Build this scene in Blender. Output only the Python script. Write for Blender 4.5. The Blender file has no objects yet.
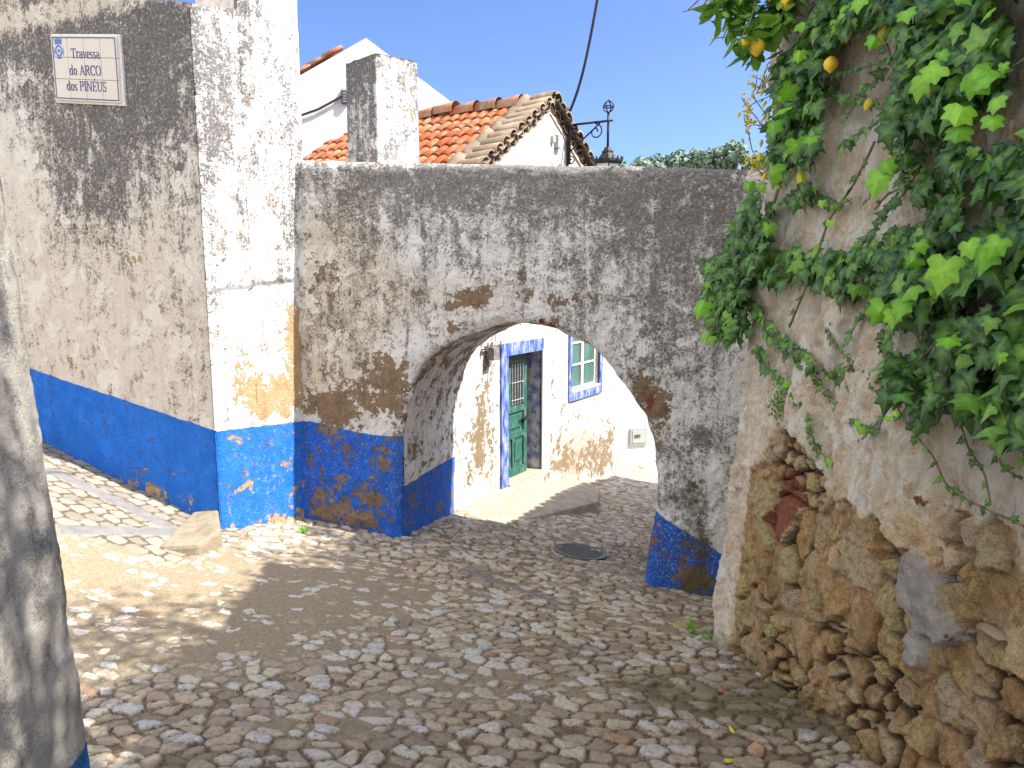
import bpy, bmesh, math, random
import numpy as np
from mathutils import Vector, Matrix
random.seed(7); RNG = np.random.default_rng(11)
R = math.radians
scene = bpy.context.scene
COL = scene.collection

# ------------------------------------------------------------------ camera, light, exposure
F_PX, PITCH = 760.0, R(8.5)
cam_d = bpy.data.cameras.new('camera'); cam = bpy.data.objects.new('camera', cam_d); COL.objects.link(cam)
cam_d.sensor_width = 36.0; cam_d.lens = 36.0 * F_PX / 1024.0
cam.location = (0, 0, 0); cam.rotation_euler = (R(90) - PITCH, 0, 0)
cam_d.clip_start = 0.02; cam_d.clip_end = 3000
scene.camera = cam
SUN_AZ, SUN_EL = R(-15), R(51)          # azimuth from +X (screen right), minus = towards the camera side
SDIR = Vector((math.cos(SUN_EL) * math.cos(SUN_AZ), math.cos(SUN_EL) * math.sin(SUN_AZ), math.sin(SUN_EL)))
w = bpy.data.worlds.new('World'); scene.world = w; w.use_nodes = True
nt = w.node_tree; bg = nt.nodes['Background']
sky = nt.nodes.new('ShaderNodeTexSky'); sky.sky_type = 'NISHITA'; sky.sun_disc = False
sky.sun_elevation = SUN_EL; sky.sun_rotation = math.pi / 2 - SUN_AZ
sky.air_density = 0.35; sky.dust_density = 2.2; sky.ozone_density = 9.0; sky.altitude = 0
# added, unseen cloud bank behind and left of the viewer, to brighten shaded walls
tc = nt.nodes.new('ShaderNodeTexCoord'); dp = nt.nodes.new('ShaderNodeVectorMath'); dp.operation = 'DOT_PRODUCT'
nt.links.new(tc.outputs['Generated'], dp.inputs[0]); dp.inputs[1].default_value = Vector((-0.52, -0.62, 0.59)).normalized()
mr = nt.nodes.new('ShaderNodeMapRange'); mr.interpolation_type = 'SMOOTHSTEP'; nt.links.new(dp.outputs['Value'], mr.inputs[0]); mr.inputs[1].default_value = 0.30; mr.inputs[2].default_value = 0.62
nz = nt.nodes.new('ShaderNodeTexNoise'); nt.links.new(tc.outputs['Generated'], nz.inputs['Vector']); nz.inputs['Scale'].default_value = 3.0; nz.inputs['Detail'].default_value = 6
m2 = nt.nodes.new('ShaderNodeMapRange'); m2.interpolation_type = 'SMOOTHSTEP'; nt.links.new(nz.outputs['Fac'], m2.inputs[0]); m2.inputs[1].default_value = 0.36; m2.inputs[2].default_value = 0.58
mm_ = nt.nodes.new('ShaderNodeMath'); mm_.operation = 'MULTIPLY'; nt.links.new(mr.outputs[0], mm_.inputs[0]); nt.links.new(m2.outputs[0], mm_.inputs[1])
mxw = nt.nodes.new('ShaderNodeMix'); mxw.data_type = 'RGBA'; nt.links.new(mm_.outputs[0], mxw.inputs[0]); nt.links.new(sky.outputs[0], mxw.inputs[6]); mxw.inputs[7].default_value = (5.6, 5.4, 5.1, 1)
nt.links.new(mxw.outputs[2], bg.inputs[0]); bg.inputs[1].default_value = 0.10
sun_d = bpy.data.lights.new('sun', 'SUN'); sun = bpy.data.objects.new('sun', sun_d); COL.objects.link(sun)
sun_d.energy = 2.6; sun_d.angle = R(0.55); sun_d.color = (1.0, 0.93, 0.82)
sun.rotation_euler = (-SDIR).to_track_quat('-Z', 'Y').to_euler(); sun.location = (6, -3, 12)
scene.view_settings.view_transform = 'Standard'; scene.view_settings.look = 'None'
scene.view_settings.exposure = 2.25; scene.view_settings.gamma = 1.0
scene.render.engine = 'CYCLES'
scene.cycles.max_bounces = 8; scene.cycles.diffuse_bounces = 5; scene.cycles.transparent_max_bounces = 8

# ------------------------------------------------------------------ pixel helpers: image positions cast as sight lines onto modelled surfaces
CP, SP = math.cos(PITCH), math.sin(PITCH)
def ray(px, py):
    u = (px - 512) / F_PX; v = (384 - py) / F_PX
    return np.array([u, CP + v * SP, -SP + v * CP])
class Plane:                                   # an upright plane: foot point + direction on plan
    def __init__(s, x, y, dx, dy):
        l = math.hypot(dx, dy); s.o = np.array([x, y]); s.d = np.array([dx, dy]) / l
        n = np.array([s.d[1], -s.d[0]]); s.n = n if n.dot(s.o) < 0 else -n      # faces the eye
    def hit(s, px, py):                         # (t along, z)
        r = ray(px, py); k = s.o.dot(s.n) / (r[:2].dot(s.n)); p = r * k
        return float((p[:2] - s.o).dot(s.d)), float(p[2])
    def depth(s, px, py):
        r = ray(px, py); return s.o.dot(s.n) / (r[:2].dot(s.n)) * r[1]
    def at(s, t, z, out=0.0):
        t = np.asarray(t, float); z = np.asarray(z, float); out = np.asarray(out, float)
        x = s.o[0] + s.d[0] * t + s.n[0] * out; y = s.o[1] + s.d[1] * t + s.n[1] * out
        return np.stack(np.broadcast_arrays(x, y, z), -1)
    def pt(s, px, py, out=0.0):
        t, z = s.hit(px, py); return Vector(s.at(t, z, out))
def sstep(a, b, x):
    t = np.clip((np.asarray(x, float) - a) / (b - a), 0, 1); return t * t * (3 - 2 * t)
def blobs(pl, t, z, lst):                       # soft ellipses on a wall, placed and sized from image pixels: (px, py, half width, half height, amount)
    out = np.zeros(np.broadcast(t, z).shape)
    for (px, py, rx, ry, a) in lst:
        c = pl.hit(px, py); k = pl.depth(px, py) / F_PX
        sx = rx * k / max(0.35, abs(pl.d.dot([1, 0]))); sz = ry * k
        q = ((t - c[0]) / sx) ** 2 + ((z - c[1]) / sz) ** 2
        out = out + a * np.exp(-q * 0.9)
    return out

# numpy noise
_perm = RNG.permutation(4096); _val = RNG.random(4096)
def _h(i, j, s): return _val[_perm[(_perm[(i + s * 131) & 4095] + j) & 4095]]
def vnoise(x, y, s=0):
    x = np.asarray(x, float); y = np.asarray(y, float)
    i = np.floor(x).astype(int); j = np.floor(y).astype(int); fx = x - i; fy = y - j
    fx = fx * fx * (3 - 2 * fx); fy = fy * fy * (3 - 2 * fy)
    a = _h(i, j, s); b = _h(i + 1, j, s); c = _h(i, j + 1, s); d = _h(i + 1, j + 1, s)
    return (a * (1 - fx) + b * fx) * (1 - fy) + (c * (1 - fx) + d * fx) * fy
def fbm(x, y, s=0, o=4, g=0.5):
    r = 0; a = 1; n = 0
    for k in range(o):
        r = r + a * vnoise(x * 2 ** k, y * 2 ** k, s + k * 7); n += a; a *= g
    return r / n                                # 0..1
def worley(x, y, jit=0.9, s=0, stagger=True, box=0.0):   # nearest / second nearest cell, its id noise and local offset
    j0 = np.floor(y).astype(int); best = np.full(x.shape, 9e9); sec = best.copy()
    idn = np.zeros(x.shape); ox = np.zeros(x.shape); oy = np.zeros(x.shape)
    for dj in (-1, 0, 1):
        j = j0 + dj; off = (j & 1) * 0.5 if stagger else 0
        i0 = np.floor(x - off).astype(int)
        for di in (-1, 0, 1):
            i = i0 + di
            cx = i + off + 0.5 + jit * (_h(i, j, s) - 0.5); cy = j + 0.5 + jit * (_h(i, j, s + 3) - 0.5)
            dx = x - cx; dy = y - cy; d = np.sqrt(dx * dx + dy * dy) * (1 - box) + np.maximum(np.abs(dx), np.abs(dy)) * box
            n = d < best
            sec = np.where(n, best, np.minimum(sec, d)); best = np.where(n, d, best)
            idn = np.where(n, _h(i, j, s + 5), idn); ox = np.where(n, dx, ox); oy = np.where(n, dy, oy)
    return best, sec, idn, ox, oy

# ------------------------------------------------------------------ mesh helpers
def mesh_from(name, V, Fq, mat, attrs=None, smooth=True, parent=None, tris=None):
    me = bpy.data.meshes.new(name)
    V = np.ascontiguousarray(V, dtype=np.float32).reshape(-1, 3)
    Fq = np.asarray(Fq, dtype=np.int32).reshape(-1, 4) if len(Fq) else np.zeros((0, 4), np.int32)
    T = np.asarray(tris, dtype=np.int32).reshape(-1, 3) if tris is not None and len(tris) else np.zeros((0, 3), np.int32)
    me.vertices.add(len(V)); me.vertices.foreach_set('co', V.ravel())
    me.loops.add(Fq.size + T.size); me.loops.foreach_set('vertex_index', np.concatenate([Fq.ravel(), T.ravel()]))
    n = len(Fq) + len(T); me.polygons.add(n)
    st = np.concatenate([np.arange(len(Fq)) * 4, len(Fq) * 4 + np.arange(len(T)) * 3]).astype(np.int32)
    me.polygons.foreach_set('loop_start', st)
    me.update(calc_edges=True); me.validate()
    me.polygons.foreach_set('use_smooth', np.full(len(me.polygons), bool(smooth)))
    for k, a in (attrs or {}).items():
        at = me.attributes.new(k, 'FLOAT', 'POINT'); at.data.foreach_set('value', np.ascontiguousarray(a, dtype=np.float32).ravel())
    me.materials.append(mat)
    o = bpy.data.objects.new(name, me); COL.objects.link(o)
    if parent: o.parent = parent
    return o
def grid_quads(nu, nv, off=0, wrap_v=False):
    i = np.arange(nu - 1)[:, None]; j = np.arange(nv if wrap_v else nv - 1)[None, :]
    a = i * nv + j; b = (i + 1) * nv + j; j2 = (j + 1) % nv
    c = (i + 1) * nv + j2; d = i * nv + j2
    return (np.stack([a, b, c, d], -1).reshape(-1, 4) + off)
def tag(o, label, cat, group=None, kind=None):
    if label: o['label'] = label
    if cat: o['category'] = cat
    if group: o['group'] = group
    if kind: o['kind'] = kind
    return o
def thing(name, loc, label, cat, group=None):
    o = bpy.data.objects.new(name, None); COL.objects.link(o); o.location = loc; o.empty_display_size = 0.1
    return tag(o, label, cat, group)
def adopt(o, root):                             # parts are modelled in world space, then hung on the empty at the base
    o.parent = root; o.matrix_parent_inverse = Matrix.Translation(-Vector(root.location)); return o
class MB:
    def __init__(s): s.bm = bmesh.new()
    def hexa(s, p):                             # 8 corners: bottom loop then top loop
        v = [s.bm.verts.new(Vector(q)) for q in p]
        for f in ((3, 2, 1, 0), (4, 5, 6, 7), (0, 1, 5, 4), (1, 2, 6, 5), (2, 3, 7, 6), (3, 0, 4, 7)):
            s.bm.faces.new([v[i] for i in f])
    def box(s, c, sx, sy, sz, ax=(1, 0, 0), ay=(0, 1, 0), az=(0, 0, 1)):
        c, ax, ay, az = Vector(c), Vector(ax) * sx / 2, Vector(ay) * sy / 2, Vector(az) * sz / 2
        s.hexa([c + a * ax + b * ay + d * az for d in (-1, 1) for a, b in ((-1, -1), (1, -1), (1, 1), (-1, 1))])
    def wallbox(s, pl, t0, t1, z0, z1, o0, o1): # on a wall plane
        P = lambda t, z, o: Vector(pl.at(t, z, o))
        s.hexa([P(t0, z0, o0), P(t1, z0, o0), P(t1, z0, o1), P(t0, z0, o1), P(t0, z1, o0), P(t1, z1, o0), P(t1, z1, o1), P(t0, z1, o1)])
    def tube(s, pts, rad, n=8, cap=True):
        pts = [Vector(p) for p in pts]; rr = rad if hasattr(rad, '__len__') else [rad] * len(pts)
        rings = []; up = None
        for i, p in enumerate(pts):
            d = (pts[min(i + 1, len(pts) - 1)] - pts[max(i - 1, 0)]).normalized()
            if up is None: up = d.orthogonal().normalized()
            up = (up - d * up.dot(d)).normalized(); b = d.cross(up)
            rings.append([s.bm.verts.new(p + (up * math.cos(2 * math.pi * k / n) + b * math.sin(2 * math.pi * k / n)) * rr[i]) for k in range(n)])
        for a, b in zip(rings, rings[1:]):
            for k in range(n): s.bm.faces.new((a[k], a[(k + 1) % n], b[(k + 1) % n], b[k]))
        if cap: s.bm.faces.new(rings[0][::-1]); s.bm.faces.new(rings[-1])
    def prism(s, poly, vec):
        a = [s.bm.verts.new(Vector(p)) for p in poly]; b = [s.bm.verts.new(Vector(p) + Vector(vec)) for p in poly]
        n = len(a); s.bm.faces.new(a); s.bm.faces.new(b[::-1])
        for k in range(n): s.bm.faces.new((a[k], b[k], b[(k + 1) % n], a[(k + 1) % n]))
    def build(s, name, mat, root=None, bevel=0.0, smooth=False):
        bmesh.ops.recalc_face_normals(s.bm, faces=s.bm.faces)
        if bevel: bmesh.ops.bevel(s.bm, geom=list(s.bm.edges), offset=bevel, segments=2, affect='EDGES', profile=0.6)
        me = bpy.data.meshes.new(name); s.bm.to_mesh(me); s.bm.free()
        if smooth:
            for p in me.polygons: p.use_smooth = True
        me.materials.append(mat); o = bpy.data.objects.new(name, me); COL.objects.link(o)
        if root: adopt(o, root)
        return o
def sub_adopt(o, parent, root):                 # sub-part under a part (parts already sit in world space)
    o.parent = parent; o.matrix_parent_inverse = Matrix.Identity(4); return o

# ------------------------------------------------------------------ material helpers
class Mat:
    def __init__(s, name, rough=0.9, spec=0.25):
        s.m = bpy.data.materials.new(name); s.m.use_nodes = True; s.t = s.m.node_tree
        s.b = s.t.nodes['Principled BSDF']; s.b.inputs['Roughness'].default_value = rough
        s.b.inputs['Specular IOR Level'].default_value = spec
        s._pos = None
    def n(s, typ, **kw):
        x = s.t.nodes.new(typ)
        for k, v in kw.items(): setattr(x, k, v)
        return x
    def put(s, sock, v):
        if isinstance(v, (int, float)): sock.default_value = v
        elif isinstance(v, (tuple, list)): sock.default_value = tuple(v) + ((1,) if len(sock.default_value) == 4 and len(v) == 3 else ())
        else: s.t.links.new(v, sock)
    @property
    def pos(s):
        if s._pos is None: s._pos = s.n('ShaderNodeNewGeometry').outputs['Position']
        return s._pos
    def attr(s, name): return s.n('ShaderNodeAttribute', attribute_name=name).outputs['Fac']
    def vscale(s, v, sc):
        x = s.n('ShaderNodeVectorMath', operation='MULTIPLY'); s.put(x.inputs[0], v); x.inputs[1].default_value = sc; return x.outputs[0]
    def noise(s, scale, detail=4, rough=0.55, vec=None, dist=0.0):
        x = s.n('ShaderNodeTexNoise'); s.put(x.inputs['Vector'], vec if vec is not None else s.pos)
        x.inputs['Scale'].default_value = scale; x.inputs['Detail'].default_value = detail
        x.inputs['Roughness'].default_value = rough; x.inputs['Distortion'].default_value = dist
        return x.outputs['Fac']
    def vor(s, scale, feature='F1', out='Distance', vec=None):
        x = s.n('ShaderNodeTexVoronoi', feature=feature); s.put(x.inputs['Vector'], vec if vec is not None else s.pos)
        x.inputs['Scale'].default_value = scale; return x.outputs[out]
    def ma(s, op, a, b=0.0, c=0.0):
        x = s.n('ShaderNodeMath', operation=op); s.put(x.inputs[0], a); s.put(x.inputs[1], b); s.put(x.inputs[2], c); return x.outputs[0]
    def add(s, a, b): return s.ma('ADD', a, b)
    def mul(s, a, b): return s.ma('MULTIPLY', a, b)
    def ss(s, v, a, b, lo=0.0, hi=1.0):
        x = s.n('ShaderNodeMapRange', interpolation_type='SMOOTHSTEP'); s.put(x.inputs[0], v)
        x.inputs[1].default_value = a; x.inputs[2].default_value = b; x.inputs[3].default_value = lo; x.inputs[4].default_value = hi
        return x.outputs[0]
    def mix(s, f, a, b, mode='MIX'):
        x = s.n('ShaderNodeMix', data_type='RGBA', blend_type=mode); s.put(x.inputs[0], f)
        s.put(x.inputs[6], a); s.put(x.inputs[7], b); return x.outputs[2]
    def ramp(s, f, stops):
        x = s.n('ShaderNodeValToRGB'); s.put(x.inputs[0], f); e = x.color_ramp.elements
        while len(e) < len(stops): e.new(0.5)
        for q, (p, c) in zip(e, stops): q.position = p; q.color = tuple(c) + (1,)
        return x.outputs[0]
    def bump(s, h, strength=0.6, dist=0.01):
        x = s.n('ShaderNodeBump'); x.inputs['Strength'].default_value = strength; x.inputs['Distance'].default_value = dist
        s.put(x.inputs['Height'], h); s.t.links.new(x.outputs[0], s.b.inputs['Normal'])
    def color(s, c): s.put(s.b.inputs['Base Color'], c); return s
    def done(s): return s.m
def wob(m, a=0.5): return m.add(m.mul(m.noise(3.1, 5, 0.6), 1.0), -0.5)
def plain(name, c1, c2, scale=12, rough=0.8, spec=0.3, bump=0.004, metal=0.0):
    m = Mat(name, rough, spec); n = m.noise(scale, 6, 0.65)
    m.color(m.mix(m.ss(n, 0.35, 0.68), c1, c2)); m.b.inputs['Metallic'].default_value = metal
    if bump: m.bump(m.noise(scale * 4, 4), 0.5, bump)
    return m.done()

BLUE = (0.016, 0.15, 0.60)
def plaster(name, base1, base2, render1, render2, dark=(0.045, 0.047, 0.055), blue=BLUE, speck=16.0, grit=0.006):
    """lime wash over brown render: attributes blue (m above/below the dado line), mould, peel, warm"""
    m = Mat(name, 0.93, 0.15)
    nL = m.noise(1.3, 5, 0.6); nM = m.noise(5.5, 6, 0.62, dist=0.4); nF = m.noise(speck, 8, 0.72); nX = m.noise(speck * 5, 4, 0.7); nG = m.noise(speck * 2.6, 6, 0.75, dist=0.3)
    nV = m.noise(4.0, 5, 0.6, vec=m.vscale(m.pos, (3.2, 3.2, 0.7)))
    col = m.mix(m.ss(m.add(m.attr('warm'), m.add(m.mul(nL, 0.5), -0.25)), 0.2, 0.8), base1, base2)
    col = m.mix(m.mul(m.ss(nV, 0.5, 0.75), 0.28), col, (0.36, 0.33, 0.29))
    col = m.mix(m.mul(m.ss(nX, 0.5, 0.75), 0.22), col, (0.30, 0.27, 0.24))
    nS = m.noise(7.0, 5, 0.65, vec=m.vscale(m.pos, (1.6, 1.6, 0.16))); nP = m.noise(3.6, 8, 0.66, dist=0.6)
    patch = m.ss(nP, 0.555, 0.575)                                          # newer, paler lime patches
    col = m.mix(m.mul(patch, 0.45), col, tuple(min(0.84, c * 1.07) for c in base1))
    # dado
    bl = m.add(m.attr('blue'), m.mul(m.add(nM, -0.5), 0.05))
    bmask = m.ss(bl, -0.004, 0.006)
    bcol = m.mix(m.ss(nM, 0.3, 0.75), blue, tuple(min(1, c * 1.35 + 0.012) for c in blue))
    bcol = m.mix(m.mul(m.ss(m.add(m.mul(nF, 0.7), m.mul(nV, 0.3)), 0.52, 0.70), m.add(0.06, m.mul(m.attr('scuff'), 0.9))), bcol, (0.42, 0.50, 0.62))
    bcol = m.mix(m.mul(m.ss(nX, 0.56, 0.72), 0.35), bcol, (0.01, 0.05, 0.22))
    col = m.mix(bmask, col, bcol)
    # mould: grains of black lichen
    mo = m.add(m.attr('mould'), m.add(m.mul(m.add(nF, -0.5), 1.8), m.add(m.mul(m.add(nM, -0.5), 1.9), m.add(m.mul(m.add(nG, -0.5), 2.6), m.mul(m.add(nX, -0.5), 1.4)))))
    mo = m.add(mo, m.add(m.mul(m.add(nS, -0.5), 1.7), m.mul(patch, -0.35)))
    mm = m.ss(mo, 0.12, 0.92)
    mcol = m.mix(m.ss(nX, 0.35, 0.7), dark, tuple(c * 3.0 for c in dark))
    col = m.mix(m.mul(mm, 0.88), col, mcol)
    grain = m.ss(m.add(m.attr('mould'), 0.16), 0.05, 0.7)
    col = m.mix(m.mul(m.ss(m.add(nG, m.mul(m.add(nX, -0.5), 0.5)), 0.575, 0.66), m.mul(grain, 0.75)), col, tuple(c * 0.55 for c in dark))
    col = m.mix(m.mul(m.ss(m.add(nG, m.mul(m.add(nX, -0.5), 0.6)), 0.44, 0.35), m.mul(grain, 0.6)), col, tuple(min(.85, c * 1.05) for c in base1))
    li = m.mul(m.ss(m.vor(speck * 1.5), 0.20, 0.12), m.ss(nF, 0.5, 0.6)); col = m.mix(m.mul(li, m.mul(mm, 0.75)), col, (0.50, 0.49, 0.46))
    # flaked render
    pe = m.add(m.attr('peel'), m.add(m.mul(m.add(nM, -0.5), 2.2), m.add(m.mul(m.add(nF, -0.5), 2.2), m.mul(m.add(nG, -0.5), 0.9))))
    pm = m.ss(pe, 0.46, 0.50)
    rc = m.mix(m.ss(nF, 0.3, 0.7), render1, render2); rc = m.mix(m.mul(m.ss(nX, 0.45, 0.7), 0.5), rc, tuple(c * 0.45 for c in render1))
    col = m.mix(pm, col, rc)
    # brick showing and green growth
    br = m.ss(m.add(m.attr('brick'), m.mul(m.add(nF, -0.5), 1.2)), 0.5, 0.56)
    col = m.mix(br, col, m.mix(m.ss(nX, 0.35, 0.65), (0.30, 0.085, 0.05), (0.16, 0.06, 0.045)))
    gr = m.ss(m.add(m.attr('moss'), m.mul(m.add(nF, -0.5), 1.4)), 0.4, 0.9)
    col = m.mix(m.mul(gr, 0.75), col, (0.10, 0.10, 0.045))
    m.color(col)
    h = m.add(m.mul(nF, 0.8), m.add(m.mul(nX, 0.45), m.mul(pm, -0.9))); h = m.add(h, m.mul(mm, 0.18))
    m.bump(m.add(h, m.mul(nG, 0.5)), 1.0, grit * 3.6)
    return m.done()
ATT = ('blue', 'mould', 'peel', 'warm', 'scuff', 'brick', 'moss')
def fill(at, shape):
    for k in ATT:
        if k not in at: at[k] = np.full(shape, -1.0 if k == 'blue' else 0.0)
        at[k] = np.broadcast_to(at[k], shape)
    return at

# ------------------------------------------------------------------ the lie of the land
def ground_z(x, y):
    x = np.asarray(x, float); y = np.asarray(y, float)
    yy = np.minimum(y, 7.6)
    z = -1.75 - 0.15 * yy - 0.085 * np.maximum(0, y - 7.6)
    z = z - 0.12 * sstep(3.0, 7.0, y) * np.clip(x, -9, 4)
    z = z + 0.24 * np.maximum(0, -2.75 - x) * sstep(3.0, 6.0, y)          # the lane climbing off to the left
    return np.maximum(z, -7.5)
def ghit(px, py):
    r = ray(px, py); a, b = 0.5, 30.0
    for _ in range(60):
        k = (a + b) / 2; p = r * k
        if p[2] > float(ground_z(p[0], p[1])): a = k
        else: b = k
    return Vector(r * a)
def on_ground(x, y, dz=0.0): return Vector((x, y, float(ground_z(x, y)) + dz))

# wall planes
A_C = np.array([-2.78, 7.0])                                                # corner of the left house
PA = Plane(A_C[0], A_C[1], -0.927, 0.375)
PB = Plane(A_C[0], A_C[1], 0.58, 0.87)
PC = Plane(-1.105, 7.5, 0.951, -0.309)
PE = Plane(-0.12, 10.0, 0.53, 0.848)

# ------------------------------------------------------------------ street
def build_street():
    nu, nv = 760, 620
    s = np.linspace(-1.0, 1.0, nu)[:, None]; t = np.linspace(0, 1, nv)[None, :]
    Y = 1.4 * (16.5 / 1.4) ** t + 0 * s
    X = s * 0.92 * (Y + 0.4)
    # stones laid in courses across the street, wandering a little
    wx = X + 0.10 * (fbm(X * 1.7, Y * 1.7, 3) - 0.5) + 0.05 * (fbm(X * 7, Y * 7, 23) - 0.5)
    wy = Y + 0.14 * (fbm(X * 1.5, Y * 1.5, 9) - 0.5) + 0.05 * (fbm(X * 7, Y * 7, 29) - 0.5)
    ang = R(-17); ux = wx * math.cos(ang) + wy * math.sin(ang); uy = -wx * math.sin(ang) + wy * math.cos(ang)
    lane = sstep(-2.3, -2.9, X) * sstep(5.5, 6.1, Y)
    f1, f2, idn, ox, oy = worley(ux / 0.132, uy / 0.086, 1.0, 1, box=0.6)
    g1, g2, idl, lx, ly = worley((wx * .927 - wy * .375) / 0.17, (wx * .375 + wy * .927) / 0.13, 0.42, 8, box=0.85)
    L = lane > 0.5
    e = np.where(L, g2 - g1, f2 - f1); idn = np.where(L, idl, idn); ox = np.where(L, lx, ox); oy = np.where(L, ly, oy)
    dust = 0.10 + 0.75 * (fbm(X * 1.1, Y * 1.1, 41) - 0.45) * 2 + 0.3 * (fbm(X * 4, Y * 4, 42) - 0.5)
    for (px, py, rx, ry, a) in [(150, 590, 1.5, .9, 1.7), (230, 585, 1.1, .6, .9), (110, 560, .8, .5, .6), (380, 565, .55, .28, .6), (440, 590, .7, .25, .5), (330, 600, .8, .3, .3),
                                (480, 690, .35, .2, .25), (560, 690, .5, .3, .3), (780, 700, .5, .4, .35), (640, 490, .8, .6, -.2), (650, 478, 1.0, .3, .7), (120, 640, .8, .4, .35), (700, 640, .3, .5, .3)]:
        c = ghit(px, py); dust = dust + a * np.exp(-(((X - c.x) / rx) ** 2 + ((Y - c.y) / ry) ** 2))
    dust = np.clip(dust, 0, 1.0) * (1 - 0.85 * lane)
    moss = 0.75 * (fbm(X * 1.3, Y * 1.3, 51) - 0.42) * 2
    for (px, py, rx, ry, a) in [(720, 640, .3, .8, .5), (800, 720, .5, .6, .35), (660, 700, .4, .4, .3), (340, 745, .4, .3, .2)]:
        c = ghit(px, py); moss = moss + a * np.exp(-(((X - c.x) / rx) ** 2 + ((Y - c.y) / ry) ** 2))
    stone = sstep(0.03, 0.24, e)
    hgt = 0.026 * stone * (0.45 + 0.8 * idn) + 0.012 * stone * ((idn * 7.3 % 1 - .5) * ox + (idn * 13.7 % 1 - .5) * oy) * 2
    hgt = hgt + 0.010 * stone * (fbm(X * 19, Y * 19, 61, 3) - 0.5) + 0.006 * (fbm(X * 45, Y * 45, 65, 2) - 0.5)
    hgt = hgt * np.where(L, 0.55, 1.0); lev = -0.010 + 0.036 * dust + 0.014 * (fbm(X * 9, Y * 9, 67) - 0.5) + 0.006 * (fbm(X * 40, Y * 40, 68, 2) - 0.5)
    bury = sstep(-0.003, 0.004, lev - hgt); hgt = np.maximum(hgt, lev) + 0.05 * (fbm(X * 0.8, Y * 0.8, 71) - 0.5)
    # flat slab bands (drain strips) let into the lane and the street
    band = np.zeros_like(X)
    def strip(p, q, wd, gain=1.0):
        nonlocal band
        d = np.array([q.x - p.x, q.y - p.y]); l = np.hypot(*d); d /= l
        a = (X - p.x) * d[0] + (Y - p.y) * d[1]; b = np.abs(-(X - p.x) * d[1] + (Y - p.y) * d[0])
        m = (1 - sstep(wd, wd * 1.25, b + .02 * (fbm(X * 6, Y * 6, 77) - .5))) * (a > 0) * (a < l); band = np.maximum(band, m * gain)
    strip(ghit(48, 469), ghit(182, 533), 0.075); strip(ghit(60, 530), ghit(180, 534), 0.07)
    strip(ghit(462, 569), ghit(565, 605), 0.035, .8); strip(ghit(380, 590), ghit(620, 660), 0.04, .45); strip(ghit(545, 560), ghit(640, 580), 0.03, .45)
    hgt = hgt * (1 - band) + band * (0.016 + 0.004 * fbm(X * 20, Y * 20, 81))
    Z = ground_z(X, Y) + hgt - 0.012
    V = np.stack([X, Y, Z], -1)
    m = Mat('cobble_stone', 0.82, 0.3)
    idA, eA, dA, mA, bA, lA = (m.attr(k) for k in ('cell', 'edge', 'dust', 'moss', 'band', 'lane'))
    nF = m.noise(38, 8, 0.7); nM = m.noise(9, 6, 0.6); nX = m.noise(150, 4, 0.7)
    st = m.ramp(idA, [(0.0, (0.242, 0.197, 0.142)), (0.25, (0.398, 0.331, 0.253)), (0.5, (0.497, 0.409, 0.296)), (0.72, (0.600, 0.564, 0.451)), (0.9, (0.600, 0.600, 0.600)), (1.0, (0.427, 0.254, 0.130))])
    st = m.mix(lA, st, m.ramp(idA, [(0.0, (0.230, 0.209, 0.172)), (0.5, (0.303, 0.279, 0.234)), (1.0, (0.361, 0.336, 0.287))]))
    st = m.mix(m.mul(m.ss(nF, 0.42, 0.7), 0.6), st, (0.15, 0.12, 0.09)); st = m.mix(m.mul(m.ss(nM, 0.5, 0.75), 0.35), st, (0.48, 0.435, 0.375))
    st = m.mix(m.mul(m.ss(nX, .5, .7), .3), st, (0.10, 0.09, 0.08))
    joint = m.mix(m.ss(nF, 0.35, 0.65), (0.115, 0.082, 0.052), (0.27, 0.20, 0.135)); joint = m.mix(lA, joint, (0.11, 0.085, 0.055))
    col = m.mix(m.ss(m.add(eA, m.mul(m.add(nF, -0.5), 0.35)), 0.08, 0.22), joint, st)
    sand = m.mix(m.ss(nF, 0.35, 0.7), (0.33, 0.265, 0.18), (0.215, 0.175, 0.12)); sand = m.mix(m.mul(m.ss(nX, .55, .7), .5), sand, (0.13, .11, .09))
    pb = m.vor(55, 'F1', 'Color'); pbs = m.n('ShaderNodeSeparateColor'); m.put(pbs.inputs[0], pb); peb = m.mul(m.ss(m.vor(55), 0.34, 0.26), m.ss(pbs.outputs[0], 0.55, 0.6)); sand = m.mix(m.mul(peb, 0.8), sand, m.mix(pbs.outputs[1], (0.16, 0.13, 0.10), (0.50, 0.44, 0.36)))
    col = m.mix(m.ss(m.add(dA, m.mul(m.add(nF, -0.5), 0.7)), 0.35, 0.65), col, sand)
    col = m.mix(m.mul(m.ss(m.add(mA, m.mul(m.add(nM, -0.5), 1.0)), 0.45, 0.95), 0.7), col, m.mix(m.ss(nF, .4, .6), (0.085, 0.080, 0.032), (0.17, 0.14, 0.07)))
    slab = m.mix(m.ss(nM, 0.35, 0.65), (0.17, 0.175, 0.185), (0.23, 0.22, 0.21)); slab = m.mix(m.mul(m.ss(nF, .5, .7), .4), slab, (.16, .15, .14))
    col = m.mix(m.ss(bA, 0.35, 0.6), col, slab)
    m.color(col); m.bump(m.add(m.add(nF, m.mul(nX, 0.6)), m.mul(nM, .5)), 0.9, 0.016)
    o = mesh_from('street', V, grid_quads(nu, nv), m.done(), dict(cell=idn, edge=e, dust=bury, moss=moss, band=band, lane=lane))
    tag(o, None, None, kind='structure')
    # wide land below, out to the horizon
    n = 90
    a = np.sign(np.linspace(-1, 1, n)) * np.abs(np.linspace(-1, 1, n)) ** 3 * 900
    X, Y = np.meshgrid(a, a, indexing='ij'); Z = ground_z(X, Y) - 0.09 - 0.0 * X
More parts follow.
